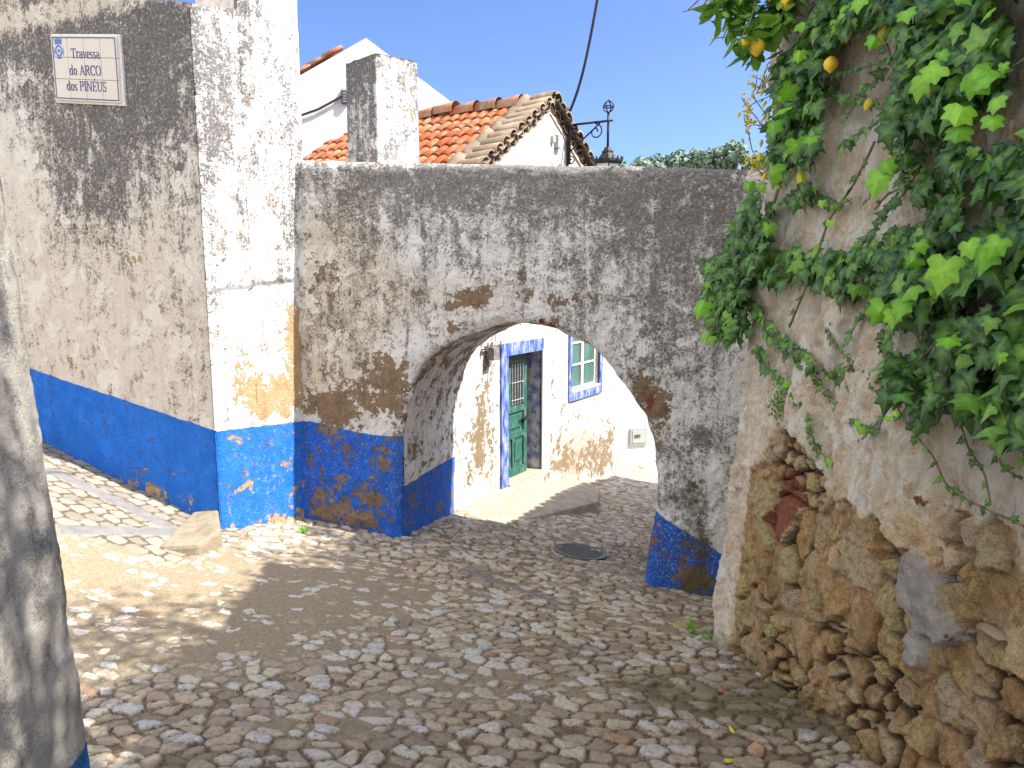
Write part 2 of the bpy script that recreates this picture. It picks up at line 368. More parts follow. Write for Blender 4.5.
    far = sstep(20, 60, np.hypot(X, Y)); Z = Z * (1 - far) - 9 * far
    tag(mesh_from('terrain', np.stack([X, Y, Z], -1), grid_quads(n, n), plain('dry_earth', (.20, .16, .10), (.12, .13, .06), 0.4, 0.95)), None, None, kind='structure')
build_street()

# ------------------------------------------------------------------ house on the left (faces A and B)
M_HOUSE = plaster('lime_wash_left', (0.79, 0.765, 0.725), (0.71, 0.635, 0.55), (0.48, 0.31, 0.165), (0.56, 0.40, 0.24), dark=(0.050, 0.048, 0.052))
M_PLAINLIME = plain('stained_lime', (.70, .68, .65), (.44, .42, .41), 9, .93, .15, .008)
def build_left_house():
    t_left = 4.6
    tb_end = PB.hit(306, 500)[0] + 0.10
    tc = PB.hit(243, 120)[0]                                                 # crease where the taller pier begins
    na, nb, nv = 250, 110, 260
    ta = np.linspace(t_left, 0.0, na)[:-1]; tb = np.linspace(0.0, tb_end, nb)
    v = np.linspace(0, 1, nv)[None, :]
    # A
    zt = 2.29 + (ta[:, None]) * 0.165 + 0.035 * (fbm(ta[:, None] * 3, 0 * ta[:, None], 5) - .5)
    zb = np.full_like(zt, -3.3); zA = zb + (zt - zb) * v; tA = ta[:, None] + 0 * v
    ztB = np.where(tb[:, None] > tc, 3.6, 2.27 + 0.10 * tb[:, None] / tc); zB = -3.3 + (ztB + 3.3) * v; tB = tb[:, None] + 0 * v
    dispA = 0.03 * (fbm(tA * 1.3, zA * 1.3, 13) - .5) + 0.018 * (fbm(tA * 5, zA * 5, 17) - .5) + 0.008 * (fbm(tA * 16, zA * 16, 19) - .5)
    crease = 0.055 * sstep(tc - .02, tc + 0.10, tB) * sstep(-1.2, 1.4, zB)
    dispB = 0.03 * (fbm(tB * 1.3 + 9, zB * 1.3, 14) - .5) + 0.018 * (fbm(tB * 5 + 9, zB * 5, 18) - .5) + 0.010 * (fbm(tB * 16, zB * 16, 20) - .5) + crease
    dispA = dispA * (1 - np.exp(-tA / 0.10)); dispB = dispB * (1 - np.exp(-tB / 0.10))
    # soften the arris
    rA = 0.035 * np.exp(-tA / 0.045); rB = 0.035 * np.exp(-tB / 0.045)
    # B leans back a little at the top end so the joint with the arch wall is right
    PAx = PA.at(tA, zA, dispA - rA); PBx = PB.at(tB, zB, dispB - rB)
    V = np.concatenate([PAx, PBx], 0); nu = V.shape[0]
    z = V[..., 2]
    # dado lines
    a0 = PA.hit(32, 369); a1 = PA.hit(215, 430); b0 = PB.hit(217, 431); b1 = PB.hit(310, 420)
    lineA = a1[1] + (tA - a1[0]) * (a0[1] - a1[1]) / (a0[0] - a1[0]); lineB = b0[1] + (tB - b0[0]) * (b1[1] - b0[1]) / (b1[0] - b0[0])
    blue = np.concatenate([lineA - zA, lineB - zB], 0)
    gz = np.concatenate([ground_z(*np.moveaxis(PA.at(tA, 0)[..., :2], -1, 0)), ground_z(*np.moveaxis(PB.at(tB, 0)[..., :2], -1, 0))], 0)
    mA = blobs(PA, tA, zA, [(40, 40, 80, 70, .7), (100, 60, 60, 70, .6), (160, 60, 45, 80, .85), (150, 20, 60, 40, .4), (75, 190, 45, 55, .55), (110, 200, 35, 40, .4), (100, 140, 60, 40, .25), (175, 140, 30, 60, .3), (165, 200, 30, 45, .22), (10, 90, 30, 60, .2), (20, 180, 22, 50, -.3), (185, 330, 14, 80, .12), (110, 90, 30, 30, .15), (85, 8, 200, 10, -.8)])
    mB = blobs(PB, tB, zB, [(205, 50, 20, 70, .44), (222, 90, 22, 80, .34), (268, 60, 14, 100, .26), (285, 120, 12, 110, .32), (210, 160, 14, 60, .28), (250, 200, 30, 40, .15), (285, 230, 14, 50, .28), (225, 5, 30, 8, .5), (212, 260, 10, 60, .26), (250, 330, 40, 80, .16), (230, 120, 12, 60, .2)])
    pA = blobs(PA, tA, zA, [(135, 260, 11, 9, .62), (160, 250, 7, 6, .5), (70, 360, 5, 8, .5), (150, 490, 28, 12, .35), (190, 500, 24, 16, .3), (165, 470, 20, 12, .22), (180, 410, 18, 10, .12), (60, 330, 8, 8, .2), (185, 385, 14, 30, .15)])
    pB = blobs(PB, tB, zB, [(275, 405, 12, 20, .62), (260, 400, 9, 22, .5), (245, 385, 8, 24, .35), (235, 440, 10, 10, .3), (298, 370, 8, 40, .55), (290, 340, 8, 18, .5), (300, 330, 6, 28, .4), (285, 385, 8, 20, .4), (243, 488, 7, 10, .65), (300, 500, 10, 20, .3), (290, 530, 20, 14, .55), (245, 375, 14, 20, .25), (297, 340, 6, 60, .25), (290, 470, 6, 14, .4)])
    warm = np.concatenate([0.55 + blobs(PA, tA, zA, [(100, 330, 120, 90, .45), (170, 380, 50, 60, .3), (85, 5, 200, 12, 1.2)]), -0.2 + blobs(PB, tB, zB, [(285, 545, 30, 22, .8), (270, 400, 40, 90, .35)])], 0)
    basewear = sstep(0.22, 0.0, z - gz)
    at = fill(dict(blue=blue, mould=np.concatenate([mA, mB], 0), peel=np.concatenate([pA * 1.15 - .13, pB], 0) + basewear * 0.33, warm=warm,
                   scuff=np.concatenate([0.05 + 0 * tA, 0.35 + blobs(PB, tB, zB, [(285, 500, 30, 60, .5), (230, 460, 14, 40, .4)])], 0) + basewear * .5,
                   moss=basewear * 0.25), V.shape[:2])
    root = thing('corner_house', on_ground(A_C[0], A_C[1]), 'tall weathered white house corner with bright blue dado and black mould, left of the arch', 'house')
    adopt(mesh_from('wall', V, grid_quads(nu, nv), M_HOUSE, at), root)
    # top capping, a slab behind the wall head, and the pier's head
    mb = MB()
    for t0, t1 in ((t_left, 0.02),):
        P = lambda t, z, o: Vector(PA.at(t, z, o))
        zt0, zt1 = 2.27 + t0 * .155, 2.27
        mb.hexa([P(t0, zt0 - .05, -.012), P(t1, zt1 - .05, -.012), P(t1, zt1 - .05, -.6), P(t0, zt0 - .05, -.6), P(t0, zt0 + .02, -.03), P(t1, zt1 + .02, -.03), P(t1, zt1 + .05, -.6), P(t0, zt0 + .05, -.6)])
    adopt(mb.build('wall_cap', plain('ochre_capping', (.46, .36, .25), (.34, .26, .18), 9)), root)
    mb = MB(); mb.wallbox(PB, tc, tb_end, -2.0, 3.58, -.62, -.05); adopt(mb.build('pier', M_PLAINLIME), root)
    mb = MB(); mb.wallbox(PB, 0.05, tc - .01, 2.05, 2.31, -.6, -.05); adopt(mb.build('ledge', plain('ochre_ledge', (.40, .32, .24), (.30, .25, .2), 9)), root)
build_left_house()

# ------------------------------------------------------------------ arch wall
M_ARCH = plaster('lime_wash_arch', (0.76, 0.745, 0.715), (0.66, 0.595, 0.51), (0.21, 0.135, 0.082), (0.36, 0.26, 0.165), dark=(0.075, 0.070, 0.068), blue=(0.014, 0.12, 0.54), speck=17)
ARCH_T = 1.38
def build_arch():
    pts = [(399, 600), (400, 560), (400, 530), (401, 480), (402, 440), (405, 412), (412, 388), (419, 371), (428, 359), (440, 349), (465, 336), (490, 327), (515, 323), (534, 325), (551, 328), (567, 334), (586, 344), (602, 356), (619, 377), (632, 396), (645, 417), (654, 442), (657, 478), (655, 512), (649, 549), (644, 592), (641, 640)]
    P = np.array([PC.hit(*p) for p in pts])
    # resample evenly
    d = np.r_[0, np.cumsum(np.hypot(*np.diff(P, axis=0).T))]; ns = 430
    s = np.linspace(0, d[-1], ns); it = np.interp(s, d, P[:, 0]); iz = np.interp(s, d, P[:, 1])
    k = np.ones(7) / 7
    it[3:-3] = np.convolve(it, k, 'valid'); iz[3:-3] = np.convolve(iz, k, 'valid')
    it = it + 0.03 * (fbm(s * 6, 0 * s, 91) - .5); iz = iz + 0.035 * (fbm(s * 6, 0 * s + 5, 92) - .5)
    # outer outline, same number of points, corners matched to the haunches
    tl, tr = -1.75, 3.9; zb = iz.min() - 0.15
    ztop = lambda t: 1.085 - 0.0585 * (t + 1.03) + 0.022 * (fbm(np.asarray(t) * 3.0, 0 * np.asarray(t), 95) - .5)
    nA = int(ns * 0.34); nC = int(ns * 0.34); nB = ns - nA - nC
    ot = np.r_[np.full(nA, tl), np.linspace(tl, tr, nB), np.full(nC, tr)]
    oz = np.r_[np.linspace(zb, float(ztop(tl)), nA), ztop(np.linspace(tl, tr, nB)), np.linspace(float(ztop(tr)), zb, nC)]
    nr, nt_ = 120, 70
    r = np.linspace(1, 0, nr)[None, :]
    ft = it[:, None] * (1 - r) + ot[:, None] * r; fz = iz[:, None] * (1 - r) + oz[:, None] * r
    # hug the corner: distance from the arris
    dist = np.hypot(ft - it[:, None], fz - iz[:, None])
    disp = 0.035 * (fbm(ft * 1.2, fz * 1.2, 31) - .5) + 0.022 * (fbm(ft * 5, fz * 5, 33) - .5) + 0.012 * (fbm(ft * 15, fz * 15, 35) - .5)
    left = sstep(-.15, -.5, ft)
    disp = disp + (0.35 + left) * 0.055 * (fbm(ft * 7, fz * 7, 37) - .5) + 0.018 * (fbm(ft * 26, fz * 26, 38, 3) - .5)
    disp = disp - 0.05 * np.exp(-dist / 0.035)
    disp = disp - 0.04 * np.exp(-(ztop(ft) - fz) / 0.03)
    front = PC.at(ft, fz, disp)
    q = np.linspace(0, ARCH_T, nt_)[None, :]
    sdisp = 0.035 * (fbm(s[:, None] * 4, q * 4, 39) - .5) + 0.012 * (fbm(s[:, None] * 14, q * 14, 43) - .5)
    # tunnel surface, pushed along its own normal
    tx = np.gradient(it); tz = np.gradient(iz); l = np.hypot(tx, tz); nx, nz = tz / l, -tx / l
    st_ = it[:, None] + nx[:, None] * sdisp; sz_ = iz[:, None] + nz[:, None] * sdisp
    sof = PC.at(st_, sz_, -q - 0.05 + 0 * st_)
    back = PC.at(ft[:, ::-1], fz[:, ::-1], -ARCH_T - 0.06)
    top = PC.at(ot[:, None] + 0 * np.zeros((1, 6)), oz[:, None] - 0.0 * np.zeros((1, 6)), -np.linspace(ARCH_T - .05, 0.05, 6)[None, :] + 0 * ot[:, None])
    V = np.concatenate([front, sof, back, top], 1); nv = V.shape[1]
    T = np.concatenate([ft, st_, ft[:, ::-1], ot[:, None] + np.zeros((1, 6))], 1); Zz = V[..., 2]
    isS = np.zeros(V.shape[:2], bool); isS[:, nr:nr + nt_] = True
    dL = PC.hit(310, 421); dM = PC.hit(360, 433); dN = PC.hit(400, 437)
    lineL = np.interp(T, [dL[0], dM[0], dN[0]], [dL[1], dM[1], dN[1]])
    rz = PC.hit(657, 513); rz2 = PC.hit(700, 540)
    lineR = rz[1] + (T - rz[0]) * (rz2[1] - rz[1]) / (rz2[0] - rz[0])
    line = np.where(T < 0.9, np.where(isS, PC.hit(401, 488)[1], lineL), np.where(isS, rz[1], lineR))
    blue = line - Zz
    B = lambda L: blobs(PC, T, Zz, L)
    front_m = B([(420, 175, 160, 22, .40), (560, 185, 130, 30, .50), (680, 200, 90, 60, .50), (700, 290, 60, 80, .30), (600, 260, 110, 70, .18), (420, 215, 80, 45, .22), (650, 330, 40, 40, .15), (590, 190, 40, 40, .15), (340, 200, 40, 30, .22), (345, 260, 40, 40, .05), (670, 470, 30, 60, .36), (640, 450, 14, 60, .35), (690, 560, 25, 50, .3), (700, 440, 14, 14, .6), (560, 170, 260, 9, .3), (400, 300, 90, 60, .1), (330, 340, 40, 60, .12)])
    front_p = B([(345, 395, 45, 28, .36), (390, 375, 25, 18, .45), (375, 350, 20, 20, .2), (330, 405, 26, 14, .4), (350, 440, 40, 20, .16), (330, 490, 26, 28, .38), (350, 518, 50, 12, .4), (385, 460, 14, 20, .35), (460, 305, 18, 8, .45), (480, 298, 14, 8, .5), (452, 327, 8, 8, .6), (395, 400, 10, 30, .2), (470, 290, 70, 10, .22), (560, 300, 30, 8, .3), (548, 322, 12, 10, .5), (640, 390, 14, 18, .45), (660, 405, 16, 22, .5), (650, 460, 12, 40, .35), (415, 440, 14, 20, .0), (520, 270, 40, 8, .25), (340, 285, 40, 50, .12), (310, 260, 10, 50, .2), (690, 560, 14, 30, .35), (700, 585, 22, 18, .5), (690, 480, 16, 20, .2), (652, 545, 5, 14, .4), (420, 440, 16, 20, .3), (345, 470, 30, 30, .12), (330, 430, 12, 20, .3), (370, 500, 20, 20, .3), (385, 402, 22, 16, .25)])
    warm = B([(345, 260, 45, 80, 1.0), (340, 380, 60, 60, .8), (440, 300, 100, 30, .5), (650, 420, 40, 40, .5)]) + 0.05  # left patch puts a strip of grazing sun into the plaster tint
    brick = B([(648, 405, 9, 12, .62), (540, 322, 14, 7, .55), (556, 330, 12, 6, .5), (655, 395, 6, 6, .4)])
    sof_p = 0.20 + 0.25 * (fbm(s[:, None] * 2.2, q * 2.2, 47) - .35); sof_p = sof_p + 0.25 * sstep(-1.6, -.9, sz_)
    z0 = np.zeros((ns, back.shape[1])); zt6 = np.zeros((ns, 6))
    nb = nr + nt_
    mould = np.where(isS, 0.14, front_m * 1.0 + 0.18); mould[:, nb:] = 0.35
    peel = front_p * 1.45 - 0.02; peel[:, nr:nb] = sof_p; peel[:, nb:] = 0
    moss = B([(690, 500, 26, 34, .75), (702, 560, 20, 40, .75), (690, 590, 30, 14, .6)]) * ~isS
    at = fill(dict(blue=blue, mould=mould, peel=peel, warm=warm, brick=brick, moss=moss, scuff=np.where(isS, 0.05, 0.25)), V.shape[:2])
    q4 = grid_quads(ns, nv)
    cl = (np.arange(ns - 1) * nv)[:, None]
    wrap = np.concatenate([cl + nv - 1, cl + nv + nv - 1, cl + nv, cl], 1)
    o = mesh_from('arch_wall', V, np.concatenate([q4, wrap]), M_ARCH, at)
    tag(o, 'old mouldy grey plaster wall with a low round arch and worn blue base', 'arch', kind='thing')
build_arch()

# ------------------------------------------------------------------ near wall at the left edge
def build_near_wall():
    M = plaster('grey_roughcast', (0.44, 0.42, 0.385), (0.35, 0.32, 0.28), (0.36, 0.29, 0.2), (0.3, 0.26, 0.2), dark=(0.10, 0.10, 0.10), blue=(0.012, 0.12, 0.38), speck=60, grit=.004)
    ny, nz = 160, 260
    yy = np.linspace(-1.5, 2.60, ny)[:, None] ** 1.0; v = np.linspace(0, 1, nz)[None, :]
    Z = -2.6 + 3.6 * v + 0 * yy
    X0 = -1.525 - 0.060 * (Z + 1.84) + 0.015 * (fbm(yy * 2, Z * 2, 101) - .5) + 0.035 * (fbm(yy * 7, Z * 7, 102) - .5) + 0.008 * (fbm(yy * 40, Z * 40, 103, 3) - .5)
    edge = np.exp(-(2.60 - yy) / 0.06)
    V = np.stack([X0 - 0.05 * edge, yy + 0 * Z, Z], -1)
    # return face round the corner
    xx = np.linspace(0, -1.0, 30)[:, None]
    Rf = np.stack([X0[-1][None, :] - 0.05 + xx, 2.60 + 0.03 * (1 - np.exp(xx / .05)) + 0 * Z[-1][None, :], Z[-1][None, :] + 0 * xx], -1)
    V = np.concatenate([V, Rf[1:]], 0)
    T = np.concatenate([yy + 0 * Z, 2.6 - (xx + 0 * Z[-1][None, :])[1:]], 0); ZZ = V[..., 2]
    at = fill(dict(blue=-1.70 - ZZ, mould=0.30 * (fbm(T * 1.5, ZZ * 1.5, 105)) + 0.05, warm=0.2 + 0 * ZZ, peel=-.2 + 0 * ZZ), V.shape[:2])
    o = mesh_from('boundary_wall', V, grid_quads(V.shape[0], nz), M, at)
    tag(o, 'grey roughcast wall end in dappled light at the left edge of the lane', 'wall', kind='thing')
build_near_wall()

# ------------------------------------------------------------------ rubble wall on the right
RW0 = ghit(712, 641); RW1 = Vector((1.60, 3.05, 0))
PR = Plane(RW0.x, RW0.y, RW1.x - RW0.x, RW1.y - RW0.y)                      # t grows towards the camera
RB = 0.062; RZ0 = RW0.z
def rw_out(z): return -RB * (np.asarray(z) - RZ0)
def rhit(px, py, lift=0.0):                                                 # image pixel's sight line on the battered face
    t, z = PR.hit(px, py)
    for _ in range(8):
        off = float(rw_out(z)) + lift
        q = Plane(PR.o[0] + PR.n[0] * off, PR.o[1] + PR.n[1] * off, PR.d[0], PR.d[1]); t, z = q.hit(px, py)
    return t, z
def rpt(px, py, lift=0.0):
    t, z = rhit(px, py, lift); return Vector(PR.at(t, z, float(rw_out(z)) + lift))
def build_rubble_wall():
    nt_, nz = 680, 760
    tt = np.linspace(0, 1, nt_)[:, None]; T = 4.6 * tt ** 0.9
    Z = np.linspace(-3.15, 2.45, nz)[None, :] + 0 * T; T = T + 0 * Z
    def rb(lst):
        out = np.zeros(T.shape)
        for (px, py, rx, ry, a) in lst:
            c = rhit(px, py); p = rpt(px, py); k = p.y / F_PX
            # horizontal foreshortening on this raking face
            c2 = rhit(px + rx, py); sx = max(0.04, abs(c2[0] - c[0])); sz = ry * k
            out = out + a * np.exp(-.9 * (((T - c[0]) / sx) ** 2 + ((Z - c[1]) / sz) ** 2))
        return out
    wx = T + 0.26 * (fbm(T * 2.3, Z * 2.3, 111) - .5) + 0.05 * (fbm(T * 8, Z * 8, 112) - .5); wz = Z + 0.26 * (fbm(T * 2.3, Z * 2.3, 113) - .5) + 0.05 * (fbm(T * 8, Z * 8, 114) - .5)
    f1, f2, idn, ox, oy = worley(wx / 0.20, wz / 0.22, 1.0, 21)
    g1, g2, id2, gx, gy = worley(wx / 0.13, wz / 0.10, 0.95, 25)
    small = (vnoise(T * 1.9, Z * 1.9, 119) > 0.57)
    e = np.where(small, (g2 - g1) * .55, f2 - f1); idn = np.where(small, id2, idn); ox = np.where(small, gx, ox); oy = np.where(small, gy, oy)
    # where render still covers the stones
    gl = rhit(760, 480)[1]
    cover = sstep(gl - .35, gl + .55, Z + 0.25 * (fbm(T * 2, Z * 2, 121) - .5) + 0.10 * np.clip(T - 1.2, 0, 3))
    strip = sstep(0.42, 0.24, T + 0.12 * (fbm(T * 0, Z * 2.3, 123) - .5))                       # rendered quoin at the far end
    cover = np.maximum(cover, strip)
    cover = np.clip(cover + rb([(790, 470, 28, 50, -.8), (850, 420, 20, 50, .3), (930, 480, 60, 40, -.35), (885, 560, 30, 60, -.5), (985, 560, 60, 60, -.6), (830, 560, 30, 30, .15), (900, 500, 30, 30, .2), (1000, 470, 50, 30, -.2), (780, 400, 12, 40, -.3)]), 0, 1)
    cem = rb([(920, 595, 30, 32, 1.1), (915, 570, 12, 22, .5), (915, 650, 10, 22, .9), (940, 630, 18, 18, .6)])
    brick = rb([(787, 500, 13, 36, 1.0), (775, 530, 10, 20, .6), (920, 500, 8, 10, .6), (990, 640, 10, 10, .5), (830, 528, 5, 10, .5)])
    ce = cover + 0.35 * (fbm(T * 9, Z * 9, 125) - .5) + 0.5 * (fbm(T * 2.7, Z * 2.7, 126) - .5); cm = sstep(.42, .52, ce)
    stone = sstep(0.04, 0.24, e); q1, q2, qi, qx, qy = worley(wx / 0.085, wz / 0.085, 1.0, 33)
    dS = 0.055 * stone * (0.35 + 0.9 * (idn * 5.7 % 1)) + 0.035 * ((qi * 5.3 % 1 - .5) * qx + (qi * 9.1 % 1 - .5) * qy) + 0.10 * stone * ((idn * 7.3 % 1 - .5) * ox + (idn * 13.7 % 1 - .5) * oy) - 0.045
    dS = dS + 0.028 * (fbm(T * 11, Z * 11, 127, 5, .6) - .5) + 0.012 * (fbm(T * 45, Z * 45, 128, 2) - .5)
    mort = -0.030 + 0.085 * (fbm(T * 2.6, Z * 2.6, 143, 4) - .42) + 0.030 * (fbm(T * 17, Z * 17, 144, 3) - .5)
    dS = dS - 0.13 * np.exp(-(e / .10) ** 2) * sstep(.34, .48, fbm(T * 2.1, Z * 2.1, 147)); mort = mort - 0.11 * np.exp(-(e / .10) ** 2) * sstep(.36, .50, fbm(T * 2.1, Z * 2.1, 147))
    gap = np.exp(-(e / .19) ** 2) * sstep(.36, .50, fbm(T * 2.1, Z * 2.1, 147)) * (1 - cm)
    bed = sstep(-.004, .010, dS - mort); dS = np.maximum(dS, mort)
    ochre = np.clip(sstep(gl + .55, gl - .25, Z - .12 * np.clip(T - 1, 0, 3)) + .5 * (fbm(T * 3, Z * 3, 145) - .5), 0, 1) * (1 - strip * .6)
    dP = 0.02 + 0.06 * (fbm(T * 1.4, Z * 1.4, 129) - .5) + 0.045 * (fbm(T * 5, Z * 2.2, 131) - .5) + 0.045 * (fbm(T * 18, Z * 9, 133) - .5) + 0.03 * (fbm(T * 40, Z * 25, 136, 3) - .5) + 0.05 * (sstep(.48, .56, fbm(T * 3.2, Z * 1.6, 134)) - .5)
    cmt = sstep(.45, .6, cem + .5 * (fbm(T * 8, Z * 8, 135) - .5))
    disp = dS * (1 - cm) + dP * cm
    disp = disp * (1 - cmt) + cmt * (0.05 + 0.09 * (fbm(T * 7, Z * 7, 137) - .5) + .02 * (fbm(T * 30, Z * 30, 138) - .5))
    disp = disp + 0.10 * (fbm(T * .8, Z * .8, 139) - .5) * sstep(0, .5, T) - 0.07 * np.exp(-T / 0.04)
    # ledge of footing stones near the ground
    V = PR.at(T, Z, rw_out(Z) + disp)
    m = Mat('rubble_stone', 0.92, 0.2)
    idA, eA, cA, meA, bA, mo = (m.attr(k) for k in ('cell', 'edge', 'cover', 'cement', 'brick', 'moss'))
    nF = m.noise(26, 8, 0.72); nM = m.noise(7, 6, 0.65, dist=.5); nX = m.noise(95, 5, 0.7); nV = m.noise(5, 7, .66, vec=m.vscale(m.pos, (2.2, 2.2, 0.7)))
    st = m.ramp(idA, [(0.0, (0.323, 0.202, 0.101)), (0.2, (0.580, 0.363, 0.155)), (0.4, (0.580, 0.458, 0.188)), (0.58, (0.484, 0.363, 0.228)), (0.72, (0.580, 0.538, 0.249)), (0.86, (0.564, 0.458, 0.336)), (1.0, (0.580, 0.296, 0.121))])
    st = m.mix(m.mul(m.ss(nM, .42, .68), .55), st, (0.64, 0.48, 0.30)); st = m.mix(m.mul(m.ss(nF, .46, .60), .6), st, (0.293, 0.176, 0.081))
    st = m.mix(m.mul(m.ss(nX, .50, .62), .55), st, (0.146, 0.110, 0.073))
    jt = m.mix(m.ss(nF, .35, .65), (0.293, 0.176, 0.088), (0.586, 0.381, 0.190))
    jt = m.mix(m.mul(m.ss(nM, .45, .65), .6), jt, (0.66, 0.535, 0.38)); jt = m.mix(m.mul(m.ss(nX, .5, .66), .5), jt, (0.176, 0.110, 0.059))
    col = m.mix(m.ss(m.add(m.attr('bed'), m.mul(m.add(nF, -.5), .8)), .35, .65), jt, st)
    col = m.mix(m.mul(m.ss(m.add(m.attr('gap'), m.mul(m.add(nF, -.5), .6)), .35, .75), .8), col, (.075, .050, .030))
    pl = m.mix(m.ss(nV, .36, .66), (0.80, 0.735, 0.63), (0.68, 0.56, 0.41)); pl = m.mix(m.mul(m.ss(nM, .5, .7), .5), pl, (0.673, 0.476, 0.278))
    pl = m.mix(m.mul(m.ss(nF, .46, .7), .38), pl, (0.468, 0.344, 0.220)); pl = m.mix(m.mul(m.ss(nX, .52, .7), .4), pl, (0.293, 0.220, 0.146))
    pl = m.mix(m.mul(m.ss(m.noise(4.6, 9, .75, vec=m.vscale(m.pos, (1.5, 1.5, .7)), dist=.5), .50, .56), .75), pl, (0.850, 0.850, 0.791))
    pl = m.mix(m.mul(m.ss(m.add(m.attr('ochre'), m.mul(m.add(nF, -.5), 1.6)), .35, .8), .7), pl, m.mix(m.ss(nX, .35, .65), (0.849, 0.556, 0.264), (0.527, 0.337, 0.161)))
    col = m.mix(m.ss(m.add(cA, m.mul(m.add(nF, -.5), .45)), .42, .5), col, pl)
    col = m.mix(m.ss(m.add(bA, m.mul(m.add(nF, -.5), .8)), .45, .55), col, m.mix(m.ss(nF, .4, .6), (.34, .12, .07), (.22, .09, .055)))
    col = m.mix(m.ss(m.add(meA, m.mul(m.add(nF, -.5), .6)), .45, .54), col, m.mix(m.ss(nM, .35, .65), (.38, .36, .33), (.52, .49, .45)))
    col = m.mix(m.mul(m.ss(m.add(mo, m.mul(m.add(nM, -.5), 1.1)), .4, .9), .6), col, (.11, .095, .05))
    m.color(col); m.bump(m.add(m.add(nF, m.mul(nX, .7)), m.mul(nM, .8)), 1.0, 0.032)
    moss = sstep(.30, 0.0, Z - ground_z(V[..., 0], V[..., 1])) * .7 + .25 * (fbm(T * 2, Z * 2, 141) - .3)
    nuv = V.shape
    o = mesh_from('rubble_wall', V, grid_quads(nt_, nz), m.done(), dict(cell=idn, edge=e, cover=ce, cement=cem, brick=brick, moss=moss, bed=bed, ochre=ochre, gap=gap))
    # far return, top and back as one closed block set just behind the face
    bm = bmesh.new()
    tag(o, 'rough ochre rubble stone wall with flaking render, draped in ivy along the right side', 'wall', kind='thing')
    bm.free()
    mb = MB()
    P = lambda t, z, o_: Vector(PR.at(t, z, o_))
    zb, zt = -3.4, 2.38
    mb.hexa([P(.035, zb, rw_out(zb) - .09), P(6.5, zb, rw_out(zb) - .09), P(6.5, zb, -4.5), P(.035, zb, -4.5), P(.035, zt, rw_out(zt) - .09), P(6.5, zt, rw_out(zt) - .09), P(6.5, zt, -4.5), P(.035, zt, -4.5)])
    mb.hexa([(2.25, 5.2, zb), (8, 5.2, zb), (8, 4.8, zb), (2.25, 6.55, zb), (2.25, 5.2, 2.3), (8, 5.2, 2.3), (8, 4.8, 2.3), (2.25, 6.55, 2.3)])  # unseen extra block, added to shade the ground before the arch
    g = mb.build('garden_terrace', plain('garden_earth', (.42, .34, .25), (.30, .24, .17), 6, .95)); tag(g, None, None, kind='structure')
build_rubble_wall()

# ------------------------------------------------------------------ roofs
M_TILE = None
def tile_mat(name, reds, lichen=0.35):
    m = Mat(name, 0.85, 0.25); nF = m.noise(30, 6, .7); nM = m.noise(6, 5, .6)
    c = m.ramp(m.attr('cell'), [(0, reds[0]), (.5, reds[1]), (1, reds[2])])
    c = m.mix(m.mul(m.ss(nF, .45, .7), .5), c, tuple(x * .5 for x in reds[0]))
    c = m.mix(m.mul(m.ss(m.add(nM, m.mul(nF, .4)), .68, .84), lichen * 2), c, (.33, .27, .19))
    m.color(c); m.bump(nF, .5, .004); return m.done()
M_TILE = tile_mat('clay_tile', ((.32, .085, .032), (.40, .12, .045), (.46, .17, .075)))
M_OLDTILE = tile_mat('lichened_tile', ((.13, .095, .065), (.19, .145, .105), (.24, .18, .13)), .25)
def tile_rows(origin, across, down, nrm, n_across, n_down, pitch=0.17, course=0.30, r0=0.079, seed=1, keep=None, tilt=0.03):
    """barrel tiles lying on a slope: cover tiles over channels"""
    rg = np.random.default_rng(seed); V = []; Q = []; cell = []; K = 9
    o, a, d, n = map(Vector, (origin, across, down, nrm)); 
    for i in range(n_across):
        for j in range(n_down):
            for kind in (0, 1):
                c = o + a * (pitch * (i + (0 if kind == 0 else 0.5)) + rg.normal(0, .006)) + d * (course * j + rg.normal(0, .008)) + n * (0 if kind == 0 else 0.0)
                if keep and not keep(c): continue
                base = len(V); jit = rg.normal(0, .012); ln = course * 1.16; col = rg.random()
                for e in (0, 1):
                    rr = r0 * (0.86 if e == 0 else 1.05); p = c + d * (ln * e) + a * (jit * e) + n * (tilt * 0.5 * e + (0.012 if kind == 0 else 0.0))
                    for k in range(K):
                        th = math.pi * k / (K - 1)
                        for th_r in (rr,):
                            if kind == 0: V.append(p + a * (math.cos(th) * th_r) + n * (math.sin(th) * th_r * .85))
                            else: V.append(p + a * (math.cos(th) * th_r * .95) - n * (math.sin(th) * th_r * .45 - .03))
                        cell.append(col)
                # inner shell for thickness at the lower lip
                for k in range(K):
                    th = math.pi * k / (K - 1); p = c + d * ln + a * jit + n * (tilt * .5 + (0.012 if kind == 0 else 0)); rr = r0 * .86
                    if kind == 0: V.append(p + a * (math.cos(th) * rr) + n * (math.sin(th) * rr * .85 - .004))
                    else: V.append(p + a * (math.cos(th) * rr) - n * (math.sin(th) * rr * .45 - .03 + .014))
                    cell.append(col * .6)
                for e in (0, 1):
                    for k in range(K - 1):
                        Q.append((base + e * K + k, base + e * K + k + 1, base + (e + 1) * K + k + 1, base + (e + 1) * K + k))
    return np.array([tuple(v) for v in V]), np.array(Q), np.array(cell)
